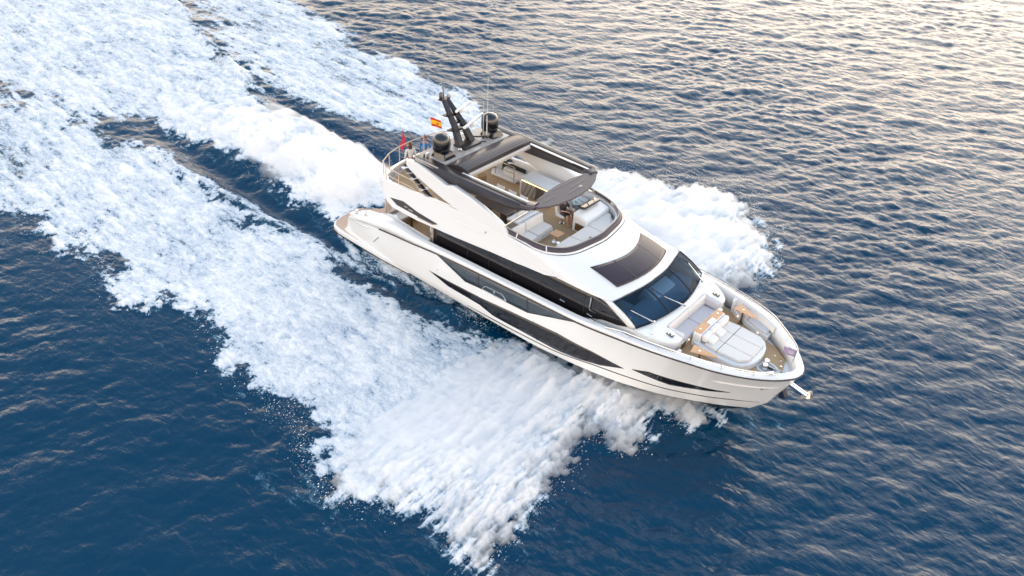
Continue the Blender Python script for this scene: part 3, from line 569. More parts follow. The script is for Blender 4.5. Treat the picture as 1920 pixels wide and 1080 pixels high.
# radomes
for side in (1, -1):
    rd = obj('radome', MB().lathe([(.0, 6.93+.16), (.30, 7.30), (.40, 7.36), (.44, 7.45), (.455, 7.7), (.44, 7.9), (.4, 8.04), (.32, 8.14), (.2, 8.2), (.08, 8.225), (0.001, 8.23)], (6.75, side*1.74, 0), 36), BLACK, yacht, smooth=60)
    obj('radome_pedestal', MB().box((6.9, side*1.74, 7.2), (1.0, .85, .34), taper=.72), BLACK, rd, bevel=.04)
# mast
ma = MB(); mr_ = .23
for side in (1, -1): ma.tube([(6.75, side*.42, 7.05), (6.2, side*.28, 8.0), (5.3, side*.12, 9.0)], mr_, 4, r1=.12)
mast = obj('mast', ma.box((6.85, 0, 7.14), (.8, 1.2, .14)).box((5.98, 0, 8.0), (.3, .5, .08)), BRONZD, yacht, smooth=25, bevel=.02)
for (x, z, w_) in ((5.2, 8.98, .75), (5.72, 8.35, 1.15), (6.12, 7.72, 1.35)):
    pts = [(-.5, .06), (-.46, 0), (.46, 0), (.5, .06), (.4, .03), (-.4, .03)]
    obj('mast_wing', MB().prism([(x-.16, -w_/2*.6), (x-.05, -w_/2), (x+.1, -w_/2*1.0), (x+.22, -w_/2*.5), (x+.22, w_/2*.5), (x+.1, w_/2), (x-.05, w_/2), (x-.16, w_/2*.6)], lambda a, b: z-.03+.5*max(0, abs(b)-w_*.33), lambda a, b: z+.02+.5*max(0, abs(b)-w_*.33)), BRONZD, mast)
obj('masthead_light', MB().lathe([(.09, 9.0), (.09, 9.3), (.06, 9.34)], (5.12, -.12, 0), 14), BLACK, mast)
obj('mast_pole', MB().tube([(5.18, .02, 9.0), (5.1, .02, 9.62)], .03, 6, r1=.02), BLACK, mast)
obj('searchlight', MB().lathe([(.08, 0), (.1, .08), (.08, .14)], (5.25, .28, 9.02), 14), BEIGE, mast)
for (x, z, L, ly) in ((5.95, 8.45, 1.45, .45), (6.45, 7.8, 2.05, .7)):
    rb = obj('radar_scanner', MB().box((x+.12, ly, z+.27), (.12, L, .11), rz=.28), WHITE, mast, bevel=.025)
    obj('radar_motor', MB().lathe([(.17, 0), (.17, .12), (.1, .2), (.05, .22)], (x+.12, ly, z), 16), WHITE, rb)
obj('horn', MB().tube([(6.35, -.1, 7.86), (6.7, .2, 7.95)], .03, 8, r1=.08), BEIGE, mast)
obj('mast_camera', MB().lathe([(.08, 0), (.1, .1), (.05, .18)], (6.1, .6, 7.8), 12), BEIGE, mast)
for (x, y, z0, z1, r) in ((6.45, 1.9, 7.1, 9.95, .012), (6.9, 1.1, 7.1, 9.1, .01), (7.0, 1.25, 7.1, 8.3, .028), (6.3, 2.5, 7.1, 8.3, .01), (6.2, .9, 7.1, 8.4, .01), (6.3, -2.45, 7.08, 8.2, .012)):
    an = obj('whip_antenna', MB().tube([(x, y, z0), (x-.02*(z1-z0), y, z1)], r, 6, r1=r*.6), WHITE, yacht)
    obj('antenna_base', MB().lathe([(.05, 0), (.04, .12), (.02, .16)], (x, y, z0), 10), BRONZD, an)
for (x, y) in ((6.35, -2.25), (6.5, .0), (7.1, -.8), (6.2, 2.3)): obj('deck_light', MB().lathe([(.05, 7.1), (.05, 7.14), (.09, 7.2), (.05, 7.26)], (x, y, 0), 12), STEEL, yacht)
for (x0, y0, x1, y1) in ((6.2, .6, 6.9, 1.4), (6.6, .3, 7.3, .9)): obj('conduit', MB().tube([(x0, y0, 7.12), (x1, y1, 7.12)], .025, 6), BRONZD, yacht)
# flags carried by the mast and the stern staff
def flagmesh(p0, u, v, amp=.05, nu=14, nv=8, ph=0):
    p0, u, v = Vector(p0), Vector(u), Vector(v); n = u.cross(v).normalized()
    return [[tuple(p0+u*(i/nu)+v*(j/nv)+n*amp*math.sin(ph+i/nu*7+j/nv*1.5)*(i/nu)) for j in range(nv+1)] for i in range(nu+1)]
RED = paint('flag_red', (.62, .03, .02), .8); YEL = paint('flag_yellow', (.9, .50, .01), .8)
hal = obj('flag_halyard', MB().tube([(5.5, -.35, 7.62), (5.18, -.35, 8.9)], .004, 4), BEIGE, yacht)
F = flagmesh((5.33, -.35, 7.98), (-.62, -.1, .02), (.09, 0, -.42), .04)
obj('courtesy_flag_stripe', MB().grid([r[:3] for r in F]), RED, hal); obj('courtesy_flag_stripe', MB().grid([r[6:] for r in F]), RED, hal)
obj('courtesy_flag_field', MB().grid([r[2:7] for r in F]), YEL, hal, solid=.004)
pc = F[5][4]; obj('flag_crest', MB().lathe([(.055, 0), (.055, .012)], n=12, M=Matrix.Translation((pc[0], pc[1]-.02, pc[2])) @ Matrix.Rotation(PI/2, 4, 'X')), paint('crest_red', (.5, .12, .03), .8), hal)
es = obj('ensign_staff', MB().tube([(3.05, -.35, 5.0), (2.45, -.35, 6.62)], .022, 8, r1=.012), paint('varnished_staff', (.4, .05, .06), .3), yacht)
F = flagmesh((2.52, -.35, 6.4), (-.1, -.12, -.75), (.28, -.05, -.3), .09, ph=1)
obj('red_ensign', MB().grid(F), paint('ensign_red', (.5, .02, .05), .8), es, solid=.004)

# ---- foredeck
def inner(x, off): return hline('S', x)[0]-off
FP = [(x, -(inner(x, .52))) for x in (18.8, 20, 21, 22, 23, 23.7, 24.3, 24.7)]+[(24.95, -.45), (25.0, 0)]
FP = FP+[(x, -y) for x, y in FP[-2::-1]]
fdk = obj('foredeck', MB().prism(FP, 2.7, 2.985), WHITE, yacht)
tp = [(20.2, -2.62), (21.2, -2.4), (22.4, -2.0), (23.2, -1.62), (23.8, -1.45), (24.45, -.95), (24.62, -.4), (24.78, 0)]
tp = tp+[(x, -y) for x, y in tp[-2::-1]]
obj('foredeck_teak', MB().prism(tp, 2.98, 3.02), TEAK, fdk)
# trunk in front of the windscreen with a settee let into it
TR = [(19.74, 0), (19.66, .95), (19.42, 2.05), (19.14, 2.8), (19.7, 2.82), (20.2, 2.62), (20.62, 2.36), (20.84, 2.12), (20.9, 1.9), (20.86, 1.68), (20.02, 1.66)]
zt = lambda x, y: 4.02-max(0, x-19.7)*.16-.05*abs(y)
for side in (1, -1):
    P = [(x, side*y) for x, y in TR]+[(20.02, 0)]
    obj('deck_trunk', MB().prism(P, 2.9, zt), WHITE, yacht, bevel=.05, smooth=35)
    sp = obj('deck_speaker', MB().lathe([(.12, 0), (.12, .02), (.09, .03), (.02, .02)], n=20, M=Matrix.Translation((20.90, side*1.98, 3.35)) @ Matrix.Rotation(side*.35, 4, 'Z') @ Matrix.Rotation(PI/2, 4, 'Y')), BEIGE, yacht)
    cp = obj('deck_cleat', MB().box((20.42, side*1.98, zt(20.4, 2)+.02), (.34, .16, .03), rz=side*.1), BLACK, yacht, bevel=.01)
    for dx in (-.08, .08): obj('cleat_horn', MB().lathe([(.035, 0), (.02, .04), (.045, .08)], (20.42+dx, side*1.98, zt(20.4, 2)+.03), 10), STEEL, cp)
    obj('trunk_fitting', MB().lathe([(.04, 0), (.04, .03)], (19.85, side*2.5, zt(19.85, 2.5)), 10), STEEL, yacht)
so = obj('bow_settee', MB().box((20.42, 0, 3.17), (.85, 3.3, .36)), WHITE, yacht, bevel=.03)
for s in (1, -1):
    obj('seat_cushion', MB().box((20.52, s*.69, 3.41), (.68, 1.36, .13)), FABG, so, bevel=.045)
    obj('back_cushion', MB().box((20.09, s*.78, 3.66), (.17, 1.58, .5), ry=-.12), FAB, so, bevel=.05)
    obj('arm_cushion', MB().box((20.47, s*1.56, 3.6), (.75, .2, .42)), FABG if s > 0 else FAB, so, bevel=.05)
    obj('settee_grille', MB().box((20.86, s*1.42, 3.17), (.02, .38, .26)), MATS['bronze_post'], so)
    obj('deck_lamp', MB().lathe([(.035, 0), (.03, .02)], n=10, M=Matrix.Translation((20.85, s*.95, 3.2)) @ Matrix.Rotation(PI/2, 4, 'Y')), LAMP, yacht)
obj('settee_locker_vent', MB().box((20.855, -.25, 3.2), (.012, .45, .05)), SLATE, so)
# sunpad island
isl = [(20.98, 1.0), (21.3, 1.14), (21.9, 1.26), (22.5, 1.3), (23.05, 1.26), (23.4, 1.08), (23.62, .72), (23.72, .35), (23.75, 0)]
isl = isl+[(x, -y) for x, y in isl[-2::-1]]
sb_ = obj('sunpad_base', MB().prism([(x, y*1.0) for x, y in isl], 2.99, lambda x, y: 3.36), WHITE, yacht, bevel=.07, seg=4)
cn = obj('sunpad_console', MB().prism([(21.0, -1.02), (21.38, -1.06), (21.38, 1.06), (21.0, 1.02)], 3.0, 3.8), WHITE, sb_, bevel=.05)
for (ya, yb) in ((-1.0, -.18), (.32, 1.02)): obj('console_teak_top', MB().prism([(20.98, ya), (21.34, ya), (21.34, yb), (20.98, yb)], 3.8, 3.835), TEAKT, cn, bevel=.008)
obj('console_teak_strip', MB().prism([(20.98, -.18), (21.08, -.18), (21.08, .32), (20.98, .32)], 3.8, 3.834), TEAKT, cn)
obj('console_sink', MB().box((21.22, .08, 3.83), (.22, .5, .06)), WHITE, cn, bevel=.03)
for yy in (-.75, .75): obj('cup_holder', MB().lathe([(.05, 3.835), (.05, 3.85), (.035, 3.85), (.03, 3.84)], (21.16, yy, 0), 14), STEEL, cn)
obj('console_lid', MB().lathe([(.1, 3.8), (.1, 3.83)], (21.1, 1.12, 0), 14), WHITE, cn, bevel=.01)
for (ya, yb) in ((-1.02, -.45), (-.43, .25), (.27, 1.02)):
    obj('headrest_cushion', MB().box((21.52, (ya+yb)/2, 3.64), (.24, yb-ya, .34), ry=-.12), FABL, sb_, bevel=.08, seg=4)
for (ya, yb) in ((-.95, -.4), (-.3, .25)): obj('head_pillow', MB().box((21.76, (ya+yb)/2, 3.58), (.36, yb-ya, .17), ry=.25), FABL, sb_, bevel=.07, seg=4)
ycut = [-1.14, -.42, .38, 1.14]
for k in range(3):
    ya, yb = ycut[k]+.012, ycut[k+1]-.012
    obj('sunpad_cushion', MB().prism([(21.62, ya*.95), (22.2, ya), (22.2, yb), (21.62, yb*.95)], 3.36, 3.5), FAB, sb_, bevel=.04)
    xe = [23.32, 23.55, 23.55, 23.32]
    P = [(22.225, ya), (ip(ya, [(-1.14, 23.2), (-.7, 23.5), (.7, 23.5), (1.14, 23.2)]), ya*(.93 if k == 0 else 1)), ]
    if k == 0: P.append((23.5, -.7))
    if k == 2: P.append((23.5, .7))
    P += [(ip(yb, [(-1.14, 23.2), (-.7, 23.5), (.7, 23.5), (1.14, 23.2)]), yb*(.93 if k == 2 else 1)), (22.225, yb)]
    obj('sunpad_cushion', MB().prism(P, 3.36, 3.5), FAB, sb_, bevel=.04)
# side sofas and wedge tables
for side in (1, -1):
    xs_ = [21.15, 21.5, 22.0, 22.5, 23.0, 23.3]
    ins = {21.15: 2.42, 21.5: 2.12, 22.0: 1.93, 22.5: 1.72, 23.0: 1.56, 23.3: 1.52}
    outp = [(x, side*inner(x, .44)) for x in xs_]; inp = [(x, side*ins[x]) for x in xs_]
    bs = obj('bow_side_sofa', MB().prism(outp+inp[::-1], 2.99, 3.3), WHITE, yacht, bevel=.04)
    for (a, b) in ((0, 3), (3, 6)):
        xa, xb = (21.2, 22.12) if a == 0 else (22.14, 23.2)
        P = [(xa, side*(inner(xa, .42))), ((xa+xb)/2, side*inner((xa+xb)/2, .42)), (xb, side*inner(xb, .42)), (xb, side*ip(xb, sorted(ins.items()))), ((xa+xb)/2, side*ip((xa+xb)/2, sorted(ins.items()))), (xa, side*ip(xa, sorted(ins.items())))]
        obj('seat_cushion', MB().prism(P, 3.3, 3.43), FABG, bs, bevel=.04)
    bp = []
    for i in range(15):
        x = 21.12+(23.42-21.12)*i/14; yo = inner(x, .34)
        bp.append([(x, side*yo, 3.3), (x, side*yo, 3.66+.02), (x, side*(yo-.1), 3.68), (x, side*(yo-.17), 3.42)])
    obj('back_cushion', MB().grid(bp, closed=True, flip=side < 0), FAB, bs, smooth=50)
    obj('sofa_arm', MB().prism([(21.1, side*2.35), (21.22, side*2.3), (21.24, side*inner(21.2, .36)), (21.05, side*inner(21.1, .36))], 3.0, 3.7), FABL, bs, bevel=.05)
    t = obj('wedge_table', MB().prism([(21.45, side*1.72), (21.55, side*2.24), (22.1, side*2.02), (22.58, side*1.80), (22.5, side*1.72)], 3.71, 3.75), TEAKT, yacht, bevel=.01)
    obj('table_leg', MB().lathe([(.14, 3.02), (.12, 3.05), (.045, 3.07), (.045, 3.71)], (21.85, side*1.9, 0), 16), MATS['bronze_post'], t)
    obj('cup_holder', MB().lathe([(.05, 3.75), (.05, 3.765), (.03, 3.76)], (21.82, side*1.93, 0), 12), STEEL, t)
    for x in (21.6, 22.8): obj('deck_lamp', MB().lathe([(.035, 0), (.03, .02)], n=10, M=Matrix.Translation((x, side*(ip(x, sorted(ins.items()))-.0), 3.18)) @ Matrix.Rotation(side*PI/2, 4, 'X')), LAMP, yacht)
    obj('deck_lamp', MB().lathe([(.035, 0), (.03, .02)], n=10, M=Matrix.Translation((23.75, side*inner(23.75, .40), 3.25)) @ Matrix.Rotation(side*PI/2, 4, 'X')), LAMP, yacht)
    # bow rail
    RX = [18.0, 18.4]+[19+i*.4 for i in range(15)]+[24.85]
    pts = [(x, side*(hline('S', x)[0]-.14), hline('S', x)[1]+(ch(x)+.03 if x < 18.1 else ch(x)+(.22 if x > 18.5 else .14) if x < 24.8 else ch(x)+.1)) for x in RX]
    posts = [((x, side*(hline('S', x)[0]-.17), hline('S', x)[1]+ch(x)), (x, side*(hline('S', x)[0]-.14), hline('S', x)[1]+ch(x)+.22)) for x in (19.2, 20.5, 21.8, 23.0, 24.1)]
    railing('bow_rail', pts, posts, STEEL, .024, [[(p[0], p[1]+side*.01, p[2]-.11) for p in pts[2:-1]]])
    obj('midship_cleat', MB().box((17.4, side*3.3, 3.68), (.3, .06, .05)), STEEL, yacht)
    obj('bow_fairlead', MB().box((24.55, side*1.02, 3.66), (.3, .1, .06), rz=-side*.9), STEEL, yacht, bevel=.02)
# windlass well
wl = obj('windlass_well', MB().prism([(23.72, -.3), (23.78, .2), (24.0, .36), (24.3, .3), (24.62, .12), (24.66, -.05), (24.5, -.22), (24.1, -.48), (23.85, -.46)], 3.015, 3.05), FABL, yacht, bevel=.015)
obj('well_floor', MB().prism([(23.8, -.27), (23.85, .14), (24.02, .26), (24.28, .2), (24.5, .06), (24.45, -.12), (24.1, -.38), (23.9, -.36)], 3.05, 3.056), paint('well_grey', (.32, .32, .35), .5), wl)
for (x, y) in ((23.98, .08), (24.05, -.22)):
    obj('windlass', MB().lathe([(.11, 3.05), (.11, 3.08), (.07, 3.12), (.07, 3.2), (.12, 3.26), (.1, 3.3)], (x, y, 0), 16), STEEL, wl)
obj('chain_stopper', MB().box((24.25, -.05, 3.1), (.2, .1, .08)), BLACK, wl)
obj('anchor_chain', MB().tube([(24.05, -.05, 3.14), (24.4, -.03, 3.12), (24.85, 0, 3.2)], .03, 6), STEEL, wl)
for (x, y) in ((24.0, .9), (24.35, .75), (24.5, .45), (24.2, -.85)): obj('deck_plate', MB().lathe([(.05, 3.02), (.05, 3.032)], (x, y, 0), 12), STEEL, yacht)
# anchor on its roller
obj('anchor_pocket', MB().box((24.98, 0, 2.2), (.26, .3, .5), ry=-.45), BOOT, yacht, bevel=.03)
an = obj('bow_anchor', MB().tube([(25.2, .07, 2.78), (25.95, .07, 2.62)], .05, 6).tube([(25.2, -.07, 2.78), (25.95, -.07, 2.62)], .05, 6), STEEL, yacht)
obj('anchor_shank', MB().box((25.6, 0, 2.62), (.85, .05, .16), ry=.2), STEEL, an)
obj('anchor_fluke', MB().add([(26.02, 0, 2.86), (25.98, .3, 2.72), (25.72, .16, 2.42), (25.66, 0, 2.28), (25.72, -.16, 2.42), (25.98, -.3, 2.72), (25.88, 0, 2.56), (26.1, .14, 2.66), (26.1, -.14, 2.66)],
    [(0, 1, 7), (1, 2, 6, 7), (2, 3, 6), (3, 4, 6), (4, 5, 8, 6), (5, 0, 8), (0, 7, 6, 8), (0, 6, 1), (0, 5, 6)]), paint('galvanised', (.6, .55, .5), .35, metal=.8), an, solid=.03, smooth=20)
# jackstaff and burgee
js = obj('jackstaff', MB().tube([(24.98, 0, 3.45), (25.0, 0, 4.5)], .018, 8, r1=.012), STEEL, yacht)
F = flagmesh((24.99, .01, 4.46), (-.52, .06, -.1), (0, 0, -.36), .05, ph=2)
fl_ = obj('burgee', MB().grid(F), paint('burgee_lavender', (.34, .27, .42), .8), js, solid=.004)
cc = Vector(F[6][4]); sw = []
for k in range(26): a = k*.55; r = .02+.004*k; sw.append((cc.x+r*math.cos(a)*1.2, cc.y-.02-.0*k, cc.z+r*math.sin(a)*.7))
obj('burgee_emblem', MB().tube(sw, .008, 4), FABL, fl_)
# ================================================================== LOOSE THINGS ABOARD
def tree_copy(src, label, loc, rz):
    r = src.copy(); COL.objects.link(r); r.matrix_world = Y @ Matrix.Translation(loc) @ Matrix.Rotation(rz, 4, 'Z'); r['label'] = label
    for c in list(src.children):
        d = c.copy(); COL.objects.link(d); d.parent = r
    return r
dt = empty('dining_table', 'long dark dining table standing on the flybridge deck under the open hardtop', 'table', (9.75, -1.0, 4.62))
obj('table_top', MB().box((0, 0, .735), (2.3, 1.1, .05)), paint('dark_table', (.075, .06, .055), .15, coat=.5), dt, bevel=.02)
for dx in (-.65, .65): obj('table_leg', MB().box((dx, 0, .36), (.35, .5, .7)), MATS['dark_table'], dt, bevel=.02)
chair = empty('dining_chair', 'white dining chair at the stern end of the inboard side of the dining table', 'chair', (8.9, -.1, 4.62), -PI/2, group='white dining chairs on the flybridge')
rows = []
for i in range(9):
    t = i/8; rows.append([( .24-.5*min(t, .55)/.55+.0*j - (max(0, t-.55)*.28), (-.25+.5*j/8)*(1-.15*max(0, t-.6)), .45+(.0 if t < .55 else (t-.55)*.95)+.03*(abs(j-4)/4)**2) for j in range(9)])
obj('seat_shell', MB().grid(rows), FABL, chair, solid=.04, smooth=60)
for a, b in ((.18, .18), (.18, -.18), (-.18, .18), (-.18, -.18)): obj('leg', MB().tube([(a, b, 0), (a*.7, b*.7, .44)], .014, 6), SLATE, chair)
CH = [(9.68, -.12, -PI/2, 'white dining chair in the middle of the inboard side of the dining table'),
      (10.42, -.12, -PI/2, 'white shell dining chair nearest the bar on the inboard side of the dining table'),
      (9.1, -1.95, PI/2, 'white shell dining chair on the outboard side of the dining table towards the stern'),
      (9.95, -1.98, PI/2, 'white shell dining chair on the outboard side of the dining table towards the bow'),
      (11.1-.0, -.98, PI, 'white shell dining chair at the forward head of the dining table beside the sideboard')]
for x, y, rz, lb in CH:
    if x > 11: x = 10.92-.05
    tree_copy(chair, lb, (x, y, 4.62), rz)
# closed parasol on the after deck
pa = empty('closed_parasol', 'furled beige parasol standing upright at the aft edge of the cockpit', 'parasol', (2.1, -1.25, .735))
obj('pole', MB().tube([(0, 0, 0), (0, 0, 2.35)], .022, 8), MATS['bronze_post'], pa)
obj('base', MB().lathe([(.2, 0), (.2, .05), (.04, .09), (.03, .3)], n=20), WHITE, pa)
rows = []
for r, z in ((.015, 2.42), (.06, 2.2), (.11, 1.8), (.15, 1.4), (.19, .95), (.17, .7), (.20, .62)):
    rows.append([(r*(1+.3*math.cos(8*2*PI*k/48))*math.cos(2*PI*k/48), r*(1+.3*math.cos(8*2*PI*k/48))*math.sin(2*PI*k/48), z) for k in range(48)])
obj('folded_canopy', MB().grid(rows, closed=True, flip=True), PARAS, pa, smooth=60)
# ---- people
def skin_mesh(name, V, E, mat, parent, sub=2):
    me = bpy.data.meshes.new(name); me.from_pydata([v[:3] for v in V], E, []); me.update(); me.materials.append(mat)
    o = bpy.data.objects.new(name, me); COL.objects.link(o); o.parent = parent
    md = o.modifiers.new('skin', 'SKIN'); md.use_smooth_shade = True; md.branch_smoothing = .4
    for i, v in enumerate(V): me.skin_vertices[0].data[i].radius = (v[3], v[4] if len(v) > 4 else v[3]); me.skin_vertices[0].data[i].use_root = (i == 0)
    s = o.modifiers.new('sub', 'SUBSURF'); s.levels = 1; s.render_levels = sub
    return o
def person(label, loc, rz, sit, shirt, pants, hair, longhair=False, arms='down', short=False):
    p = empty('person', label, 'person', loc, rz, group='people aboard the yacht')
    h = .46 if sit else .92       # hip height
    legs = []
    for s in (1, -1):
        if sit: legs.append([(0, s*.10, h, .085), (.42, s*.13, h+.03, .07), (.45, s*.13, h-.4, .045), (.47, s*.13, .07, .035), (.60, s*.14, .04, .035)])
        else: legs.append([(0, s*.10, h, .09), (.03, s*.11, .5, .06), (0, s*.12, .09, .04), (.15, s*.14, .04, .035)])
    arms_ = []
    for s in (1, -1):
        sh = (0, s*.2, h+.5)
        if arms == 'down': arms_.append([(*sh, .055), (-.02, s*.27, h+.22, .042), (.07, s*.27, h-.02, .032), (.1, s*.26, h-.1, .03)])
        else: arms_.append([(*sh, .055), (.12, s*.27, h+.25, .042), (.36, s*.2, h+.3, .032), (.46, s*.17, h+.3, .03)])
    torso = [(0, 0, h, .15, .12), (0, 0, h+.2, .14, .105), (0, 0, h+.42, .165, .11), (0, 0, h+.54, .09, .08), (.01, 0, h+.62, .05), (.03, 0, h+.70, .085), (.035, 0, h+.80, .098, .09), (.02, 0, h+.87, .06)]
    def build(parts, grow=0):
        V, E = [], []
        for chain, root in parts:
            prev = root
            for v in chain:
                V.append((v[0], v[1], v[2], v[3]+grow, (v[4] if len(v) > 4 else v[3])+grow))
                if prev is not None: E.append((prev, len(V)-1))
                prev = len(V)-1
        return V, E
    V, E = build([(torso, None), (arms_[0], 2), (arms_[1], 2), (legs[0], 0), (legs[1], 0)])
    body = skin_mesh('body', V, E, SKIN, p)
    # short fingers and thumb rooted in the hand
    for a in arms_:
        q = Vector(a[-1][:3]); d = (q-Vector(a[-2][:3])).normalized(); s = 1 if q.y > 0 else -1
        m = MB()
        for k, L in enumerate((.07, .08, .075, .06)):
            b = q+d*.02+Vector((.0, (k-1.5)*.016, 0)) if arms != 'down' else q+d*.02+Vector(((k-1.5)*.016, 0, 0))
            m.tube([b, b+d*L*.6+Vector((.004, -s*.006, -.006)), b+d*L+Vector((.01, -s*.016, -.012))], .009, 6, r1=.007)
        m.tube([q, q+d*.03+Vector((.03, -s*.02, 0))], .011, 6, r1=.008); obj('fingers', m, SKIN, body)
    V, E = build([(torso[:4], None), ([a for a in arms_[0][:2 if short else 3]], 2), ([a for a in arms_[1][:2 if short else 3]], 2)], .014)
    skin_mesh('shirt', V, E, shirt, p)
    n_ = 2 if short else -1
    V, E = build([([torso[0], (0, 0, h+.1, .145, .11)], None), (legs[0][:n_], 0), (legs[1][:n_], 0)], .016)
    skin_mesh('trousers', V, E, pants, p)
    hm_ = MB(); rows = []
    for i in range(7):
        a = PI*.5*i/6; r = .112*math.cos(a*.98); z = h+.79+.115*math.sin(a)
        rows.append([(.015+r*math.cos(2*PI*k/16)*(1 if math.cos(2*PI*k/16) < .3 else .9), r*.88*math.sin(2*PI*k/16), z-(.08 if math.cos(2*PI*k/16) < .2 and i == 0 else 0)-(.16 if longhair and i == 0 and math.cos(2*PI*k/16) < .2 else 0)) for k in range(16)])
    obj('hair', hm_.grid(rows, closed=True), hair, p, smooth=60, solid=.012)
    for s in (1, -1): obj('eye', MB().lathe([(.001, -.012), (.012, 0), (.001, .012)], (.118, s*.034, h+.79), 8), BLACK, body)
    obj('nose', MB().lathe([(.001, 0), (.012, .004), (.016, .012), (.001, .04)], (.125, 0, h+.745), 8), SKIN, body)
    for s in (1, -1): obj('ear', MB().lathe([(.001, -.03), (.014, -.01), (.016, .01), (.001, .03)], (.02, s*.095, h+.775), 8), SKIN, body)
    obj('mouth', MB().box((.121, 0, h+.715), (.006, .045, .008)), paint('lips', (.35, .12, .1), .5) if 'lips' not in MATS else MATS['lips'], body)
    return p
BLUE = paint('blue_shirt', (.03, .22, .55), .8); PWHITE = paint('white_clothes', (.72, .72, .72), .8); NAVY = paint('navy_cloth', (.02, .05, .1), .8)
PALEB = paint('pale_blue_shirt', (.45, .62, .75), .8); BROWNH = paint('brown_hair', (.13, .05, .02), .7); GINGER = paint('ginger_hair', (.3, .1, .03), .7); DARKH = paint('dark_hair', (.02, .015, .01), .7)
GREYC = paint('grey_cloth', (.2, .2, .22), .8); BLKC = paint('black_cloth', (.02, .02, .022), .8)
person('person in a bright blue shirt and white shorts standing at the aft flybridge rail', (3.62, .2, 4.62), rad(-60), False, BLUE, PWHITE, GINGER)
person('person in a white top with long brown hair standing beside the red ensign', (3.6, -.85, 4.55), rad(150), False, PWHITE, GREYC, BROWNH, longhair=True)
person('person in blue half hidden behind the starboard radome', (4.12, .55, 4.4), rad(-30), False, BLUE, NAVY, DARKH)
person('person in a pale blue shirt sitting at the flybridge helm', (12.42, 1.78, 4.72), 0, True, PALEB, GREYC, DARKH, arms='fwd')
person('person in black with bare legs sitting beside the helm on the flybridge', (12.42, .85, 4.72), rad(-8), True, BLKC, BLKC, DARKH, arms='fwd', short=True)

# ================================================================== THE SEA AND THE WAKE
POLY = {"A":[[22.54,0.01],[22.5,-0.91],[22.22,-2.07],[21.55,-1.85],[20.86,-2.09],[20.25,-2.69],[21.04,-4.32],[21.2,-5.38],[20.72,-5.46],[19.44,-5.04],[19.31,-6.02],[19.44,-7.31],[19.91,-9.3],[19.86,-10.39],[20.12,-11.48],[20.21,-12.49],[20.27,-13.5],[19.37,-13.45],[18.39,-13.14],[17.5,-12.67],[16.78,-12.68],[16.61,-13.36],[16.0,-13.61],[15.51,-14.26],[14.79,-14.95],[14.15,-15.4],[13.25,-14.87],[12.0,-14.8],[10.49,-13.91],[9.69,-13.44],[8.7,-14.2],[7.47,-13.87],[6.14,-14.04],[4.72,-13.78],[3.22,-13.22],[1.55,-12.73],[0.32,-12.24],[-1.27,-13.29],[-2.11,-14.48],[-3.69,-14.59],[-5.23,-13.93],[-7.85,-14.29],[-9.75,-14.5],[-11.22,-14.95],[-12.51,-14.38],[-14.15,-15.37],[-23.27,-18.9],[-36.79,-14.76],[-26.76,-10.14],[-25.5,-8.62],[-22.89,-8.06],[-20.3,-6.84],[-17.08,-6.02],[-14.1,-5.89],[-10.98,-5.94],[-8.58,-5.65],[-6.28,-5.37],[-2.75,-5.33],[0.52,-4.92],[3.41,-5.1],[6.3,-4.72],[8.37,-4.45],[9.66,-3.85],[10.95,-3.29],[12.6,-2.75],[14.03,-2.42],[14.94,-2.31],[16.01,-2.82]],"B":[[0.21,0.02],[-0.58,-2.13],[-0.96,-2.8],[-2.05,-2.89],[-3.8,-3.07],[-7.05,-2.98],[-9.54,-2.78],[-11.86,-2.78],[-13.65,-3.17],[-15.84,-3.76],[-18.37,-4.57],[-22.1,-5.19],[-24.58,-6.17],[-26.95,-7.26],[-29.27,-9.1],[-41.86,-13.21],[-108.93,7.32],[-98.7,30.54],[-52.75,16.41],[-39.41,11.36],[-32.46,8.89],[-28.62,7.7],[-24.01,6.14],[-19.6,5.02],[-16.42,3.7],[-14.39,3.37],[-12.22,3.33],[-10.02,3.42],[-8.07,3.65],[-5.89,4.1],[-3.9,4.17],[-1.53,4.75]],"Cc":[[-93.44,42.47],[-47.83,24.05],[-34.17,18.75],[-29.45,17.59],[-24.55,17.26],[-21.2,17.41],[-17.12,16.75],[-14.37,16.57],[-11.48,16.72],[-8.97,16.54],[-6.44,15.04],[-3.4,13.76],[-1.45,11.58],[-3.27,9.47],[-6.03,8.08],[-7.83,7.24],[-9.16,6.94],[-10.57,6.2],[-13.32,6.03],[-15.73,5.99],[-18.23,5.94],[-20.77,6.8],[-23.27,7.09],[-26.85,8.04],[-30.45,9.4],[-36.92,12.26],[-47.48,17.46],[-94.35,40.4]],"D":[[2.13,11.61],[5.54,14.27],[6.48,15.45],[8.17,15.51],[9.66,15.81],[11.39,17.02],[13.14,18.16],[14.53,18.49],[16.49,16.11],[18.29,14.61],[19.23,12.45],[19.76,10.09],[19.2,8.14],[19.6,6.5],[21,4],[22.3,1.8],[22.4,0.3],[16,1],[12,2.6],[8,3.8],[4,7],[2,10]],"H":[[-0.04,-3.27],[2.17,-2.92],[5.07,-2.63],[9.27,-2.26],[13.26,-1.9],[15.6,-2.29],[15.4,-2.49],[13.54,-2.64],[10.81,-3.13],[7.59,-3.69],[5.46,-3.95],[3.05,-4.06],[0.5,-3.79]]}
POLY['A'] += [(16.0, -1.0), (19, 0), (22.3, .6)]      # carried in under the bow
rng = np.random.default_rng(7)
def fftgrid(N, L):
    k = np.fft.fftfreq(N, d=L/N)*2*np.pi; return np.meshgrid(k, k, indexing='ij')
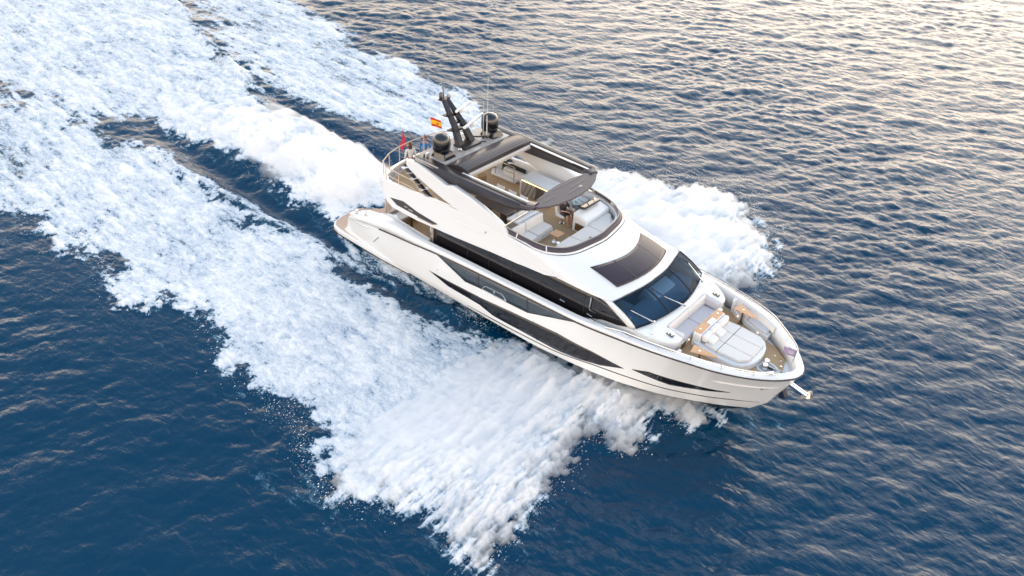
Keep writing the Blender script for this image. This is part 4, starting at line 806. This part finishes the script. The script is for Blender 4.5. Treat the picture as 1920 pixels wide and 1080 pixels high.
def sea_tile(N, L, seed, lam, ang, spread, lo=.25):
    """random sea patch: height and horizontal (choppy) displacement, unit rms slope"""
    r = np.random.default_rng(seed); kx, ky = fftgrid(N, L); k = np.hypot(kx, ky); k[0, 0] = 1
    kp = 2*np.pi/lam; th = np.arctan2(ky, kx)-ang
    A = np.exp(-1.0*(kp/k)**2.5)*k**-2.05*np.exp(-(k*lo/(2*np.pi))**2)*(np.abs(np.cos(th))**spread+.06); A[0, 0] = 0
    S = A*(r.standard_normal((N, N))+1j*r.standard_normal((N, N)))
    h = np.fft.ifft2(S).real; dx = np.fft.ifft2(-1j*kx/k*S).real; dy = np.fft.ifft2(-1j*ky/k*S).real
    sl = np.sqrt(np.mean(np.fft.ifft2(1j*kx*S).real**2+np.fft.ifft2(1j*ky*S).real**2))
    return np.stack([h/sl, dx/sl, dy/sl], -1).astype(np.float32), L
def noise_tile(N, L, seed, beta, lmax, lmin=0):
    r = np.random.default_rng(seed); kx, ky = fftgrid(N, L); k = np.hypot(kx, ky); k[0, 0] = 1
    A = k**(-beta)*(k > 2*np.pi/lmax)
    if lmin: A *= np.exp(-(k*lmin/(2*np.pi))**2)
    A[0, 0] = 0
    h = np.fft.ifft2(A*(r.standard_normal((N, N))+1j*r.standard_normal((N, N)))).real
    return (h/h.std()).astype(np.float32)[..., None], L
def samp(tile, x, y, rot=0, sx=1, sy=1):
    T, L = tile; N = T.shape[0]; c, s = math.cos(rot), math.sin(rot)
    u = (x*c+y*s)/sx/L*N; v = (-x*s+y*c)/sy/L*N
    iu = np.floor(u).astype(int); iv = np.floor(v).astype(int); fu = (u-iu)[..., None].astype(np.float32); fv = (v-iv)[..., None].astype(np.float32)
    a = T[iu % N, iv % N]; b = T[(iu+1) % N, iv % N]; c_ = T[iu % N, (iv+1) % N]; d = T[(iu+1) % N, (iv+1) % N]
    return (a*(1-fu)+b*fu)*(1-fv)+(c_*(1-fu)+d*fu)*fv
def sdf(poly, x, y):
    """signed distance to a plan outline, positive inside"""
    P = np.array(poly, float); Q = np.roll(P, -1, 0); best = np.full(x.shape, 1e9); ins = np.zeros(x.shape, bool)
    for (ax, ay), (bx, by) in zip(P, Q):
        ex, ey = bx-ax, by-ay; t = np.clip(((x-ax)*ex+(y-ay)*ey)/(ex*ex+ey*ey+1e-9), 0, 1)
        best = np.minimum(best, (x-ax-t*ex)**2+(y-ay-t*ey)**2)
        if ay != by: ins ^= ((ay > y) != (by > y)) & (x < (bx-ax)*(y-ay)/(by-ay)+ax)
    return np.where(ins, 1, -1)*np.sqrt(best)
def sst(a, b, x): t = np.clip((x-a)/(b-a), 0, 1); return t*t*(3-2*t)
# sea surface grid: finer close under the drone, coarser away, then a rim out to the horizon
NR, NC = 1150, 1150
d = 7*(125/7)**(np.arange(NR)/(NR-1)); t = np.linspace(-1, 1, NC)
D, Tt = np.meshgrid(d, t, indexing='ij'); lat = Tt*(9+.80*D)
FX, FY = math.cos(2.243884), math.sin(2.243884)
GX = 30.3+FX*D+FY*lat; GY = -26.3+FY*D-FX*lat
# waves
WA = 2.243884
t1 = sea_tile(1024, 83.0, 1, 5.5, WA+.30, 1.6, .2); t2 = sea_tile(1024, 37.0, 2, 2.2, WA-.25, 1.0, .12)
n1 = noise_tile(1024, 90.0, 3, 1.9, 14); n2 = noise_tile(1024, 31.0, 4, 1.5, 3.0); n3 = noise_tile(1024, 23.0, 5, 1.25, 1.2); n4 = noise_tile(1024, 120.0, 6, 2.2, 40)
S1 = samp(t1, GX, GY); S2 = samp(t2, GX, GY, .4)
big = samp(n4, GX, GY)[..., 0]
gust = 1+.5*np.clip(big, -1.5, 1.5)
H = S1*.125+S2*(.11*gust)[..., None]
# wake masks
f1 = samp(n1, GX, GY)[..., 0]; f2 = samp(n2, GX, GY)[..., 0]; f3 = samp(n3, GX, GY)[..., 0]
fst = samp(n2, GX, GY, .0, .33, 1.7)[..., 0]           # streaks thrown outwards by the bow wave
fal = samp(n2, GX, GY, 0, 3.0, .5)[..., 0]            # streaks dragged aft
sdA = sdf(POLY['A'], GX, GY); sdB = sdf(POLY['B'], GX, GY); sdC = sdf(POLY['Cc'], GX, GY); sdD = sdf(POLY['D'], GX, GY); sdH = sdf(POLY['H'], GX, GY)
near = sst(10, 19, GX)                                # fresh spray towards the bow
rag = .42*f1+.30*f2+.16*f3
jagA = rag*(1-near)+near*(.18*f2+.30*fst+.2*f1)
mA = sst(-.35, .75+.6*near, sdA+jagA*.9+.3*sst(16, 18, GX)); mB = sst(-.4, 1.0, sdB+rag*.8); mC = sst(-.4, 1.2, sdC+rag*.8); mD = sst(-.3, 1.8, sdD+.5*f1+.3*f2+.35*fst*1.0)
mH = sst(-.25, .5, sdH+.25*fal)*.55
# strength inside each sheet
innerA = sst(0, 5.5, -GY-2.5-.02*(22-GX))              # thins out towards the trough by the hull
aft = sst(-6, -30, GX)
vA = (.82+.18*near)*(1-.2*(1-innerA)*(1-sst(13, 17, GX)))-.10*aft
vB = .98-.20*aft*sst(0, 1, .5+.5*f1)-.10*aft
vC = .82-.12*aft
vD = .97
foam = np.maximum.reduce([mA*vA, mB*vB, mC*vC, mD*vD, mH])
# broken streaks of old foam in the troughs between the sheets
zone = sst(19, 16, np.abs(GY-.16*np.minimum(0, GX+10)*-.3))*sst(3.4, 4.4, np.abs(GY))*sst(8, 2, GX)
trough = np.clip((.10+.16*fal+.10*f2+.10*f1)*sst(-6, -26, GX)*1.7+.42*sst(-13, -30, GX), 0, .75)*zone
foam = np.maximum(foam, trough)
halo = np.maximum.reduce([sst(-2.6, .2, sdA+.5*f1), sst(-2.0, .2, sdB+.5*f1), sst(-2.6, .2, sdC+.5*f1), sst(-2.4, .2, sdD+.5*f1)])*.12
foam = np.maximum(foam, halo)
mist = np.maximum.reduce([.55*mA*near, .5*mB*sst(-14, -2, GX), .7*mD])
foam = np.clip(foam+(.06*f1+.06*fal*sst(2, -8, GX))*(foam > .3), 0, 1)
CR = np.array([[-13.91, -6.0], [-11.27, -5.77], [-7.81, -5.43], [-4.84, -5.28], [-1.39, -4.89], [1.82, -4.5], [4.28, -4.38], [7.15, -4.03], [9.84, -3.66]])
dcr = np.full(GX.shape, 1e9)
for (ax, ay), (bx, by) in zip(CR[:-1], CR[1:]):
    tt_ = np.clip(((GX-ax)*(bx-ax)+(GY-ay)*(by-ay))/((bx-ax)**2+(by-ay)**2), 0, 1); dcr = np.minimum(dcr, np.hypot(GX-ax-tt_*(bx-ax), GY-ay-tt_*(by-ay)))
crest = np.exp(-((dcr+.12*f2)/.38)**2); foam = np.maximum(foam, crest*(.70+.1*f2)*sst(9, 3, GX))
body = np.maximum.reduce([mA, mB, mC, mD])            # where the water is churned
# heights: churned lumps, the stern hump, the curling bow wave
H *= (1-.18*sst(-3, -12, GY)*sst(26, 12, GX))[..., None]      # smoother water in the lee, near side
calm = 1-.75*np.clip(body, 0, 1)-.65*zone*(1-body)*sst(-26, -12, GX)
Z = H[..., 0]*calm
lum = np.abs(f2)*.55+.45*np.maximum(f3, -1)*.5
soft_ = 1-.8*np.clip(mist*1.9, 0, 1)
Z += body*soft_*(.05*f1+.025*(1.2-lum)+.014*f3+.012*f2+.012*fal*sst(2, -8, GX))
hump = np.exp(-((GX+7)/7.0)**2)*np.exp(-(GY-.6)**2/6.0)*1.15+np.exp(-((GX+22)/14.0)**2)*np.exp(-((GY-1.6+.12*(GX+22))**2)/22.0)*.55
Z += hump*(1+.06*f2+.14*f1)
rA = np.exp(-((sdA-1.6)/1.5)**2)*np.where(sdA > -3, 1, 0)*near*(GY < -3)*.75
rD = np.exp(-((sdD-2.2)/1.8)**2)*.9*(sdD > -1)*sst(5, 9, GY)
Z += rA*(1+.12*fst)*.8*mA+rD*(1+.1*fst)*mD*.7
Z += .40*np.exp(-((sdB-.9)/.7)**2)*(GY > 1.5)*mB*sst(-3, -8, GX)*(1+.2*f1)
Z -= .28*np.exp(-((np.abs(GY)-4.3)/.8)**2)*sst(14, 6, GX)*sst(-30, -8, GX)
Z += crest*.22+body*sst(0, -10, GX)*.02*fal
# wash running along the hull bottom
hb = sst(24, 20, GX)*sst(-2, 2, GX)*np.exp(-((np.abs(GY)-2.4)/.9)**2)*.12; Z += hb
PXY = np.stack([GX+H[..., 1]*.75*calm, GY+H[..., 2]*.75*calm, Z], -1).reshape(-1, 3)
fl = foam.reshape(-1); ml = mist.reshape(-1)
idx = np.arange(NR*NC).reshape(NR, NC); Q = np.stack([idx[:-1, :-1], idx[:-1, 1:], idx[1:, 1:], idx[1:, :-1]], -1).reshape(-1, 4)
isf = fl[Q].max(1) > .02
def sheet(name, faces, mat, extra=None):
    used, inv = np.unique(faces, return_inverse=True); inv = inv.reshape(-1, 4); co = PXY[used]; at1 = fl[used]; at2 = ml[used]
    if extra is not None:
        inv = np.vstack([inv, np.array(extra[1])+len(co)]); co = np.vstack([co, extra[0]]); at1 = np.append(at1, np.zeros(len(extra[0]))); at2 = np.append(at2, np.zeros(len(extra[0])))
    me = bpy.data.meshes.new(name); me.vertices.add(len(co)); me.vertices.foreach_set('co', co.astype(np.float32).ravel())
    me.loops.add(inv.size); me.loops.foreach_set('vertex_index', inv.astype(np.int32).ravel())
    me.polygons.add(len(inv)); me.polygons.foreach_set('loop_start', np.arange(0, inv.size, 4, dtype=np.int32))
    me.update(calc_edges=True); me.shade_smooth()
    a = me.attributes.new('foam', 'FLOAT', 'POINT'); a.data.foreach_set('value', at1.astype(np.float32))
    a = me.attributes.new('spray', 'FLOAT', 'POINT'); a.data.foreach_set('value', at2.astype(np.float32))
    me.materials.append(mat); o = bpy.data.objects.new(name, me); COL.objects.link(o); return o
# ---- water shader
def water_nodes(m, t, b, tc):
    b.inputs['Base Color'].default_value = (.0, .035, .081, 1); b.inputs['Roughness'].default_value = .10; b.inputs['IOR'].default_value = 1.29
    prev = None; hs = []
    for sc, rot, st in (((.9, 2.0, 1), .65, .5), ((2.0, 4.4, 1), .3, .26), ((6.0, 11.0, 1), .9, .06)):
        mp = t.nodes.new('ShaderNodeMapping'); mp.inputs['Scale'].default_value = sc; mp.inputs['Rotation'].default_value = (0, 0, rot-PI/2-WA*0+.0)
        t.links.new(tc.outputs['Object'], mp.inputs[0])
        n = node(t, 'ShaderNodeTexNoise', Scale=1.0, Detail=4.0, Distortion=.6); t.links.new(mp.outputs[0], n.inputs['Vector'])
        ml_ = node(t, 'ShaderNodeMath', operation='MULTIPLY'); ml_.inputs[1].default_value = st; t.links.new(n.outputs['Fac'], ml_.inputs[0])
        if prev is None: prev = ml_
        else:
            ad = node(t, 'ShaderNodeMath', operation='ADD'); t.links.new(prev.outputs[0], ad.inputs[0]); t.links.new(ml_.outputs[0], ad.inputs[1]); prev = ad
    bp = node(t, 'ShaderNodeBump', Strength=1.0, Distance=.125); t.links.new(prev.outputs[0], bp.inputs['Height']); t.links.new(bp.outputs[0], b.inputs['Normal'])
    return bp
WM, wt_, wb_ = nmat('sea_water'); tcw = wt_.nodes.new('ShaderNodeTexCoord'); water_nodes(WM, wt_, wb_, tcw)
FM, ft, fb = nmat('wake_foam'); tcf = ft.nodes.new('ShaderNodeTexCoord'); water_nodes(FM, ft, fb, tcf)
def attr(t, n): a = t.nodes.new('ShaderNodeAttribute'); a.attribute_name = n; return a
def mth(t, op, a, b_, clamp=False):
    n = node(t, 'ShaderNodeMath', operation=op); n.use_clamp = clamp
    for i, v in enumerate((a, b_)):
        if v is None: continue
        if isinstance(v, (int, float)): n.inputs[i].default_value = v
        else: t.links.new(v, n.inputs[i])
    return n.outputs[0]
fa = attr(ft, 'foam').outputs['Fac']; fs = attr(ft, 'spray').outputs['Fac']
wp = node(ft, 'ShaderNodeTexNoise', Scale=.9, Detail=3.0); ft.links.new(tcf.outputs['Object'], wp.inputs['Vector'])
def fn(scale, detail, dist, sc=(1, 1, 1), rough=.62):
    mp = ft.nodes.new('ShaderNodeMapping'); mp.inputs['Scale'].default_value = sc; ft.links.new(tcf.outputs['Object'], mp.inputs[0])
    n = node(ft, 'ShaderNodeTexNoise', Scale=scale, Detail=detail, Distortion=dist, Roughness=rough); ft.links.new(mp.outputs[0], n.inputs['Vector']); return n.outputs['Fac']
na = fn(1.0, 9.0, 1.0, (.5, 1.15, 1)); nb = fn(3.4, 6.0, .8, (.65, 1.1, 1)); ncn = fn(12.0, 4.0, .4)
mx = mth(ft, 'ADD', mth(ft, 'MULTIPLY', na, .42), mth(ft, 'ADD', mth(ft, 'MULTIPLY', nb, .34), mth(ft, 'MULTIPLY', ncn, .24)))   # ~.5 mean
nv = mth(ft, 'MULTIPLY', mth(ft, 'SUBTRACT', mx, .5), 4.2)
val = mth(ft, 'ADD', mth(ft, 'MULTIPLY', fa, 1.27), nv)          # foam cover plus pattern
def srange(v, a, b_, t=ft):
    r = node(t, 'ShaderNodeMapRange', interpolation_type='SMOOTHSTEP'); t.links.new(v, r.inputs[0])
    for i, q in ((1, a), (2, b_)):
        if isinstance(q, (int, float)): r.inputs[i].default_value = q
        else: t.links.new(q, r.inputs[i])
    return r.outputs[0]
val = mth(ft, 'ADD', val, mth(ft, 'MULTIPLY', fs, .35))
lo_e = mth(ft, 'SUBTRACT', .42, mth(ft, 'MULTIPLY', fs, .35)); hi_e = mth(ft, 'ADD', .85, mth(ft, 'MULTIPLY', fs, .45))
cov = srange(val, lo_e, hi_e)
gate = srange(fa, .02, .30)
cov = mth(ft, 'MULTIPLY', cov, gate, True)
# aerated pale water under thin foam
cr = ft.nodes.new('ShaderNodeMix'); cr.data_type = 'RGBA'; cr.inputs[6].default_value = (.0, .035, .081, 1); cr.inputs[7].default_value = (.15, .28, .37, 1)
ft.links.new(srange(val, .25, .95), cr.inputs[0]); ft.links.new(cr.outputs[2], fb.inputs['Base Color'])
wh = ft.nodes.new('ShaderNodeBsdfPrincipled'); wh.inputs['Roughness'].default_value = .75; wh.inputs['Specular IOR Level'].default_value = .2
cw = ft.nodes.new('ShaderNodeMix'); cw.data_type = 'RGBA'; cw.inputs[6].default_value = (.48, .55, .63, 1); cw.inputs[7].default_value = (.87, .86, .85, 1)
ft.links.new(srange(val, .60, 1.5), cw.inputs[0]); ft.links.new(cw.outputs[2], wh.inputs['Base Color'])
bpf = node(ft, 'ShaderNodeBump', Strength=.9, Distance=.11); ft.links.new(mx, bpf.inputs['Height']); ft.links.new(bpf.outputs[0], wh.inputs['Normal'])
ms = ft.nodes.new('ShaderNodeMixShader'); ft.links.new(cov, ms.inputs[0]); ft.links.new(fb.outputs[0], ms.inputs[1]); ft.links.new(wh.outputs[0], ms.inputs[2])
ft.links.new(ms.outputs[0], ft.nodes['Material Output'].inputs[0])
R_ = 3000; rim = [(-R_, -R_, -1.2), (R_, -R_, -1.2), (R_, R_, -1.2), (-R_, R_, -1.2)]
wo = sheet('water', Q[~isf], WM, (rim, [[0, 1, 2, 3]])); wo['kind'] = 'structure'
fo = sheet('wake_foam', Q[isf], FM); tag(fo, 'white churned foam of the wake and bow waves spreading from the yacht', 'foam', kind='stuff')

# ---- spray hanging in the air: thin closed clouds of droplets, thickest over the thrown water
def cloud(name, label, x0, x1, y0, y1, hf, dens, res=.22):
    nx, ny = int((x1-x0)/res), int((y1-y0)/res); X, Yy = np.meshgrid(np.linspace(x0, x1, nx), np.linspace(y0, y1, ny), indexing='ij')
    hh = hf(X, Yy); cell = (hh[:-1, :-1] > .03) & (hh[1:, :-1] > .03) & (hh[1:, 1:] > .03) & (hh[:-1, 1:] > .03)
    cnt = np.zeros(hh.shape, int)
    for a in (0, 1):
        for b_ in (0, 1): cnt[a:nx-1+a, b_:ny-1+b_] += cell
    inner_ = cnt == 4; used = cnt > 0; top = -np.ones(hh.shape, int); bot = -np.ones(hh.shape, int); V = []; n = 0
    for i, j in zip(*np.nonzero(used)):
        if inner_[i, j]: V += [(X[i, j], Yy[i, j], .12+hh[i, j]), (X[i, j], Yy[i, j], .02)]; top[i, j] = n; bot[i, j] = n+1; n += 2
        else: V.append((X[i, j], Yy[i, j], .07)); top[i, j] = bot[i, j] = n; n += 1
    F = []
    for i, j in zip(*np.nonzero(cell)):
        F.append((top[i, j], top[i+1, j], top[i+1, j+1], top[i, j+1])); F.append((bot[i, j], bot[i, j+1], bot[i+1, j+1], bot[i+1, j]))
    F = [tuple(int(q) for q in f) for f in F]
    me = bpy.data.meshes.new(name); me.from_pydata([tuple(map(float, v)) for v in V], [], F); me.update()
    m = bpy.data.materials.new(name); m.use_nodes = True; t = m.node_tree; t.nodes.remove(t.nodes['Principled BSDF'])
    v = t.nodes.new('ShaderNodeVolumePrincipled'); v.inputs['Color'].default_value = (.995, .995, .998, 1); v.inputs['Density'].default_value = dens; v.inputs['Anisotropy'].default_value = .2
    t.links.new(v.outputs[0], t.nodes['Material Output'].inputs['Volume']); m.cycles.homogeneous_volume = True
    o = bpy.data.objects.new(name, me); COL.objects.link(o); me.materials.append(m); tag(o, label, 'spray', kind='stuff'); return o
def nz(X, Yy, sx=1, sy=1, T=None): return samp(T or n2, X, Yy, 0, sx, sy)[..., 0]
def hA(X, Yy):
    s = sdf(POLY['A'], X, Yy)+.35*sst(17, 19, X); st = nz(X, Yy, .3, 1.6)*.7+nz(X, Yy, .16, .8, n3)*.5; b = nz(X, Yy, .8, .8)*.6+.5*nz(X, Yy, .5, .5, n3)
    return np.clip(sst(-.5, 2.0, s+.30*st+.06*b)*(.66+.06*b+.13*st)*sst(11, 17, X)*sst(-.2, -1.0, Yy)-.03, 0, 2)*1.0
def hD(X, Yy):
    s = sdf(POLY['D'], X, Yy); st = nz(X, Yy, .5, 2.2); b = nz(X, Yy, 1.5, 1.5)
    a = sst(6.0, 8.0, Yy)*sst(-.3, 2.8, s+.15*st+.2*b)*(.95+.12*b+.12*st)
    veil = .09*np.exp(-((X-2)/8)**2-((Yy-14.2)/2.8)**2)*(1+.2*b)
    return np.clip(np.maximum(a, veil)-.05, 0, 2.5)
def hB(X, Yy):
    b = nz(X, Yy, 1.6, 1.6); b2 = nz(X, Yy, .8, .8); w_ = 2.3+.06*(-X)
    return np.clip(np.exp(-((Yy-.6)/w_)**4)*(1.0+.20*b+.12*b2)*sst(-.6, -2.2, X)*sst(-24, -5, X)*1.7-.06, 0, 3)
cloud('bow_spray_mist', 'white mist blown off the starboard bow wave below the long hull window', 8, 24, -16.5, -1, hA, 3.0, .11)
cloud('port_spray_mist', 'white cloud of spray thrown out from the far side of the bow', -12, 22, 6, 22, hD, 1.8, .16)
cloud('stern_spray_mist', 'rolling white spray plume rising right behind the swim platform', -26, .2, -6, 8, hB, 1.5)

# ---- flying drops at the edges of the thrown water
def drops():
    r = np.random.default_rng(11); V = []; F = []; n = 0
    def scatter(poly, count, xlo, xhi, zmax, out, keep):
        nonlocal n
        P = np.array(poly); E = np.roll(P, -1, 0)-P; L = np.hypot(E[:, 0], E[:, 1]); ok = [(keep(*P[i])) for i in range(len(P))]; w_ = L*np.array(ok, float); w_ /= w_.sum()
        for i in r.choice(len(P), count, p=w_):
            a = r.random(); b_ = P[i]+E[i]*a; nrm = np.array([E[i][1], -E[i][0]])/max(L[i], 1e-6)
            o_ = r.normal(0, .28)+r.normal(0, .5)*(r.random() < .2); x, y = b_+nrm*o_; z = .1+abs(r.normal(0, zmax)); q = .007+.014*r.random()**4
            d_ = q*(1.2+1.6*r.random()); V.extend([(x+q, y, z), (x-q, y, z), (x, y+d_, z), (x, y-d_, z), (x, y, z+q), (x, y, z-q)])
            for f in ((0, 2, 4), (2, 1, 4), (1, 3, 4), (3, 0, 4), (2, 0, 5), (1, 2, 5), (3, 1, 5), (0, 3, 5)): F.append(tuple(n+k for k in f))
            n += 6
    scatter(POLY['A'], 3000, 0, 0, .35, 0, lambda x, y: (x > 9 and y < -1.2))
    scatter(POLY['A'], 900, 0, 0, .15, 0, lambda x, y: (-15 < x <= 9 and y < -11))
    scatter(POLY['D'], 1800, 0, 0, .6, 0, lambda x, y: x > 6 and y > 8)
    scatter(POLY['B'], 900, 0, 0, .5, 0, lambda x, y: x > -14)
    me = bpy.data.meshes.new('spray_droplets'); me.from_pydata([tuple(map(float, v)) for v in V], [], F); me.materials.append(paint('drop_white', (.85, .87, .9), .3)); o = bpy.data.objects.new('spray_droplets', me); COL.objects.link(o)
    tag(o, 'tiny white drops flying off the edges of the spray', 'spray', kind='stuff')
drops()
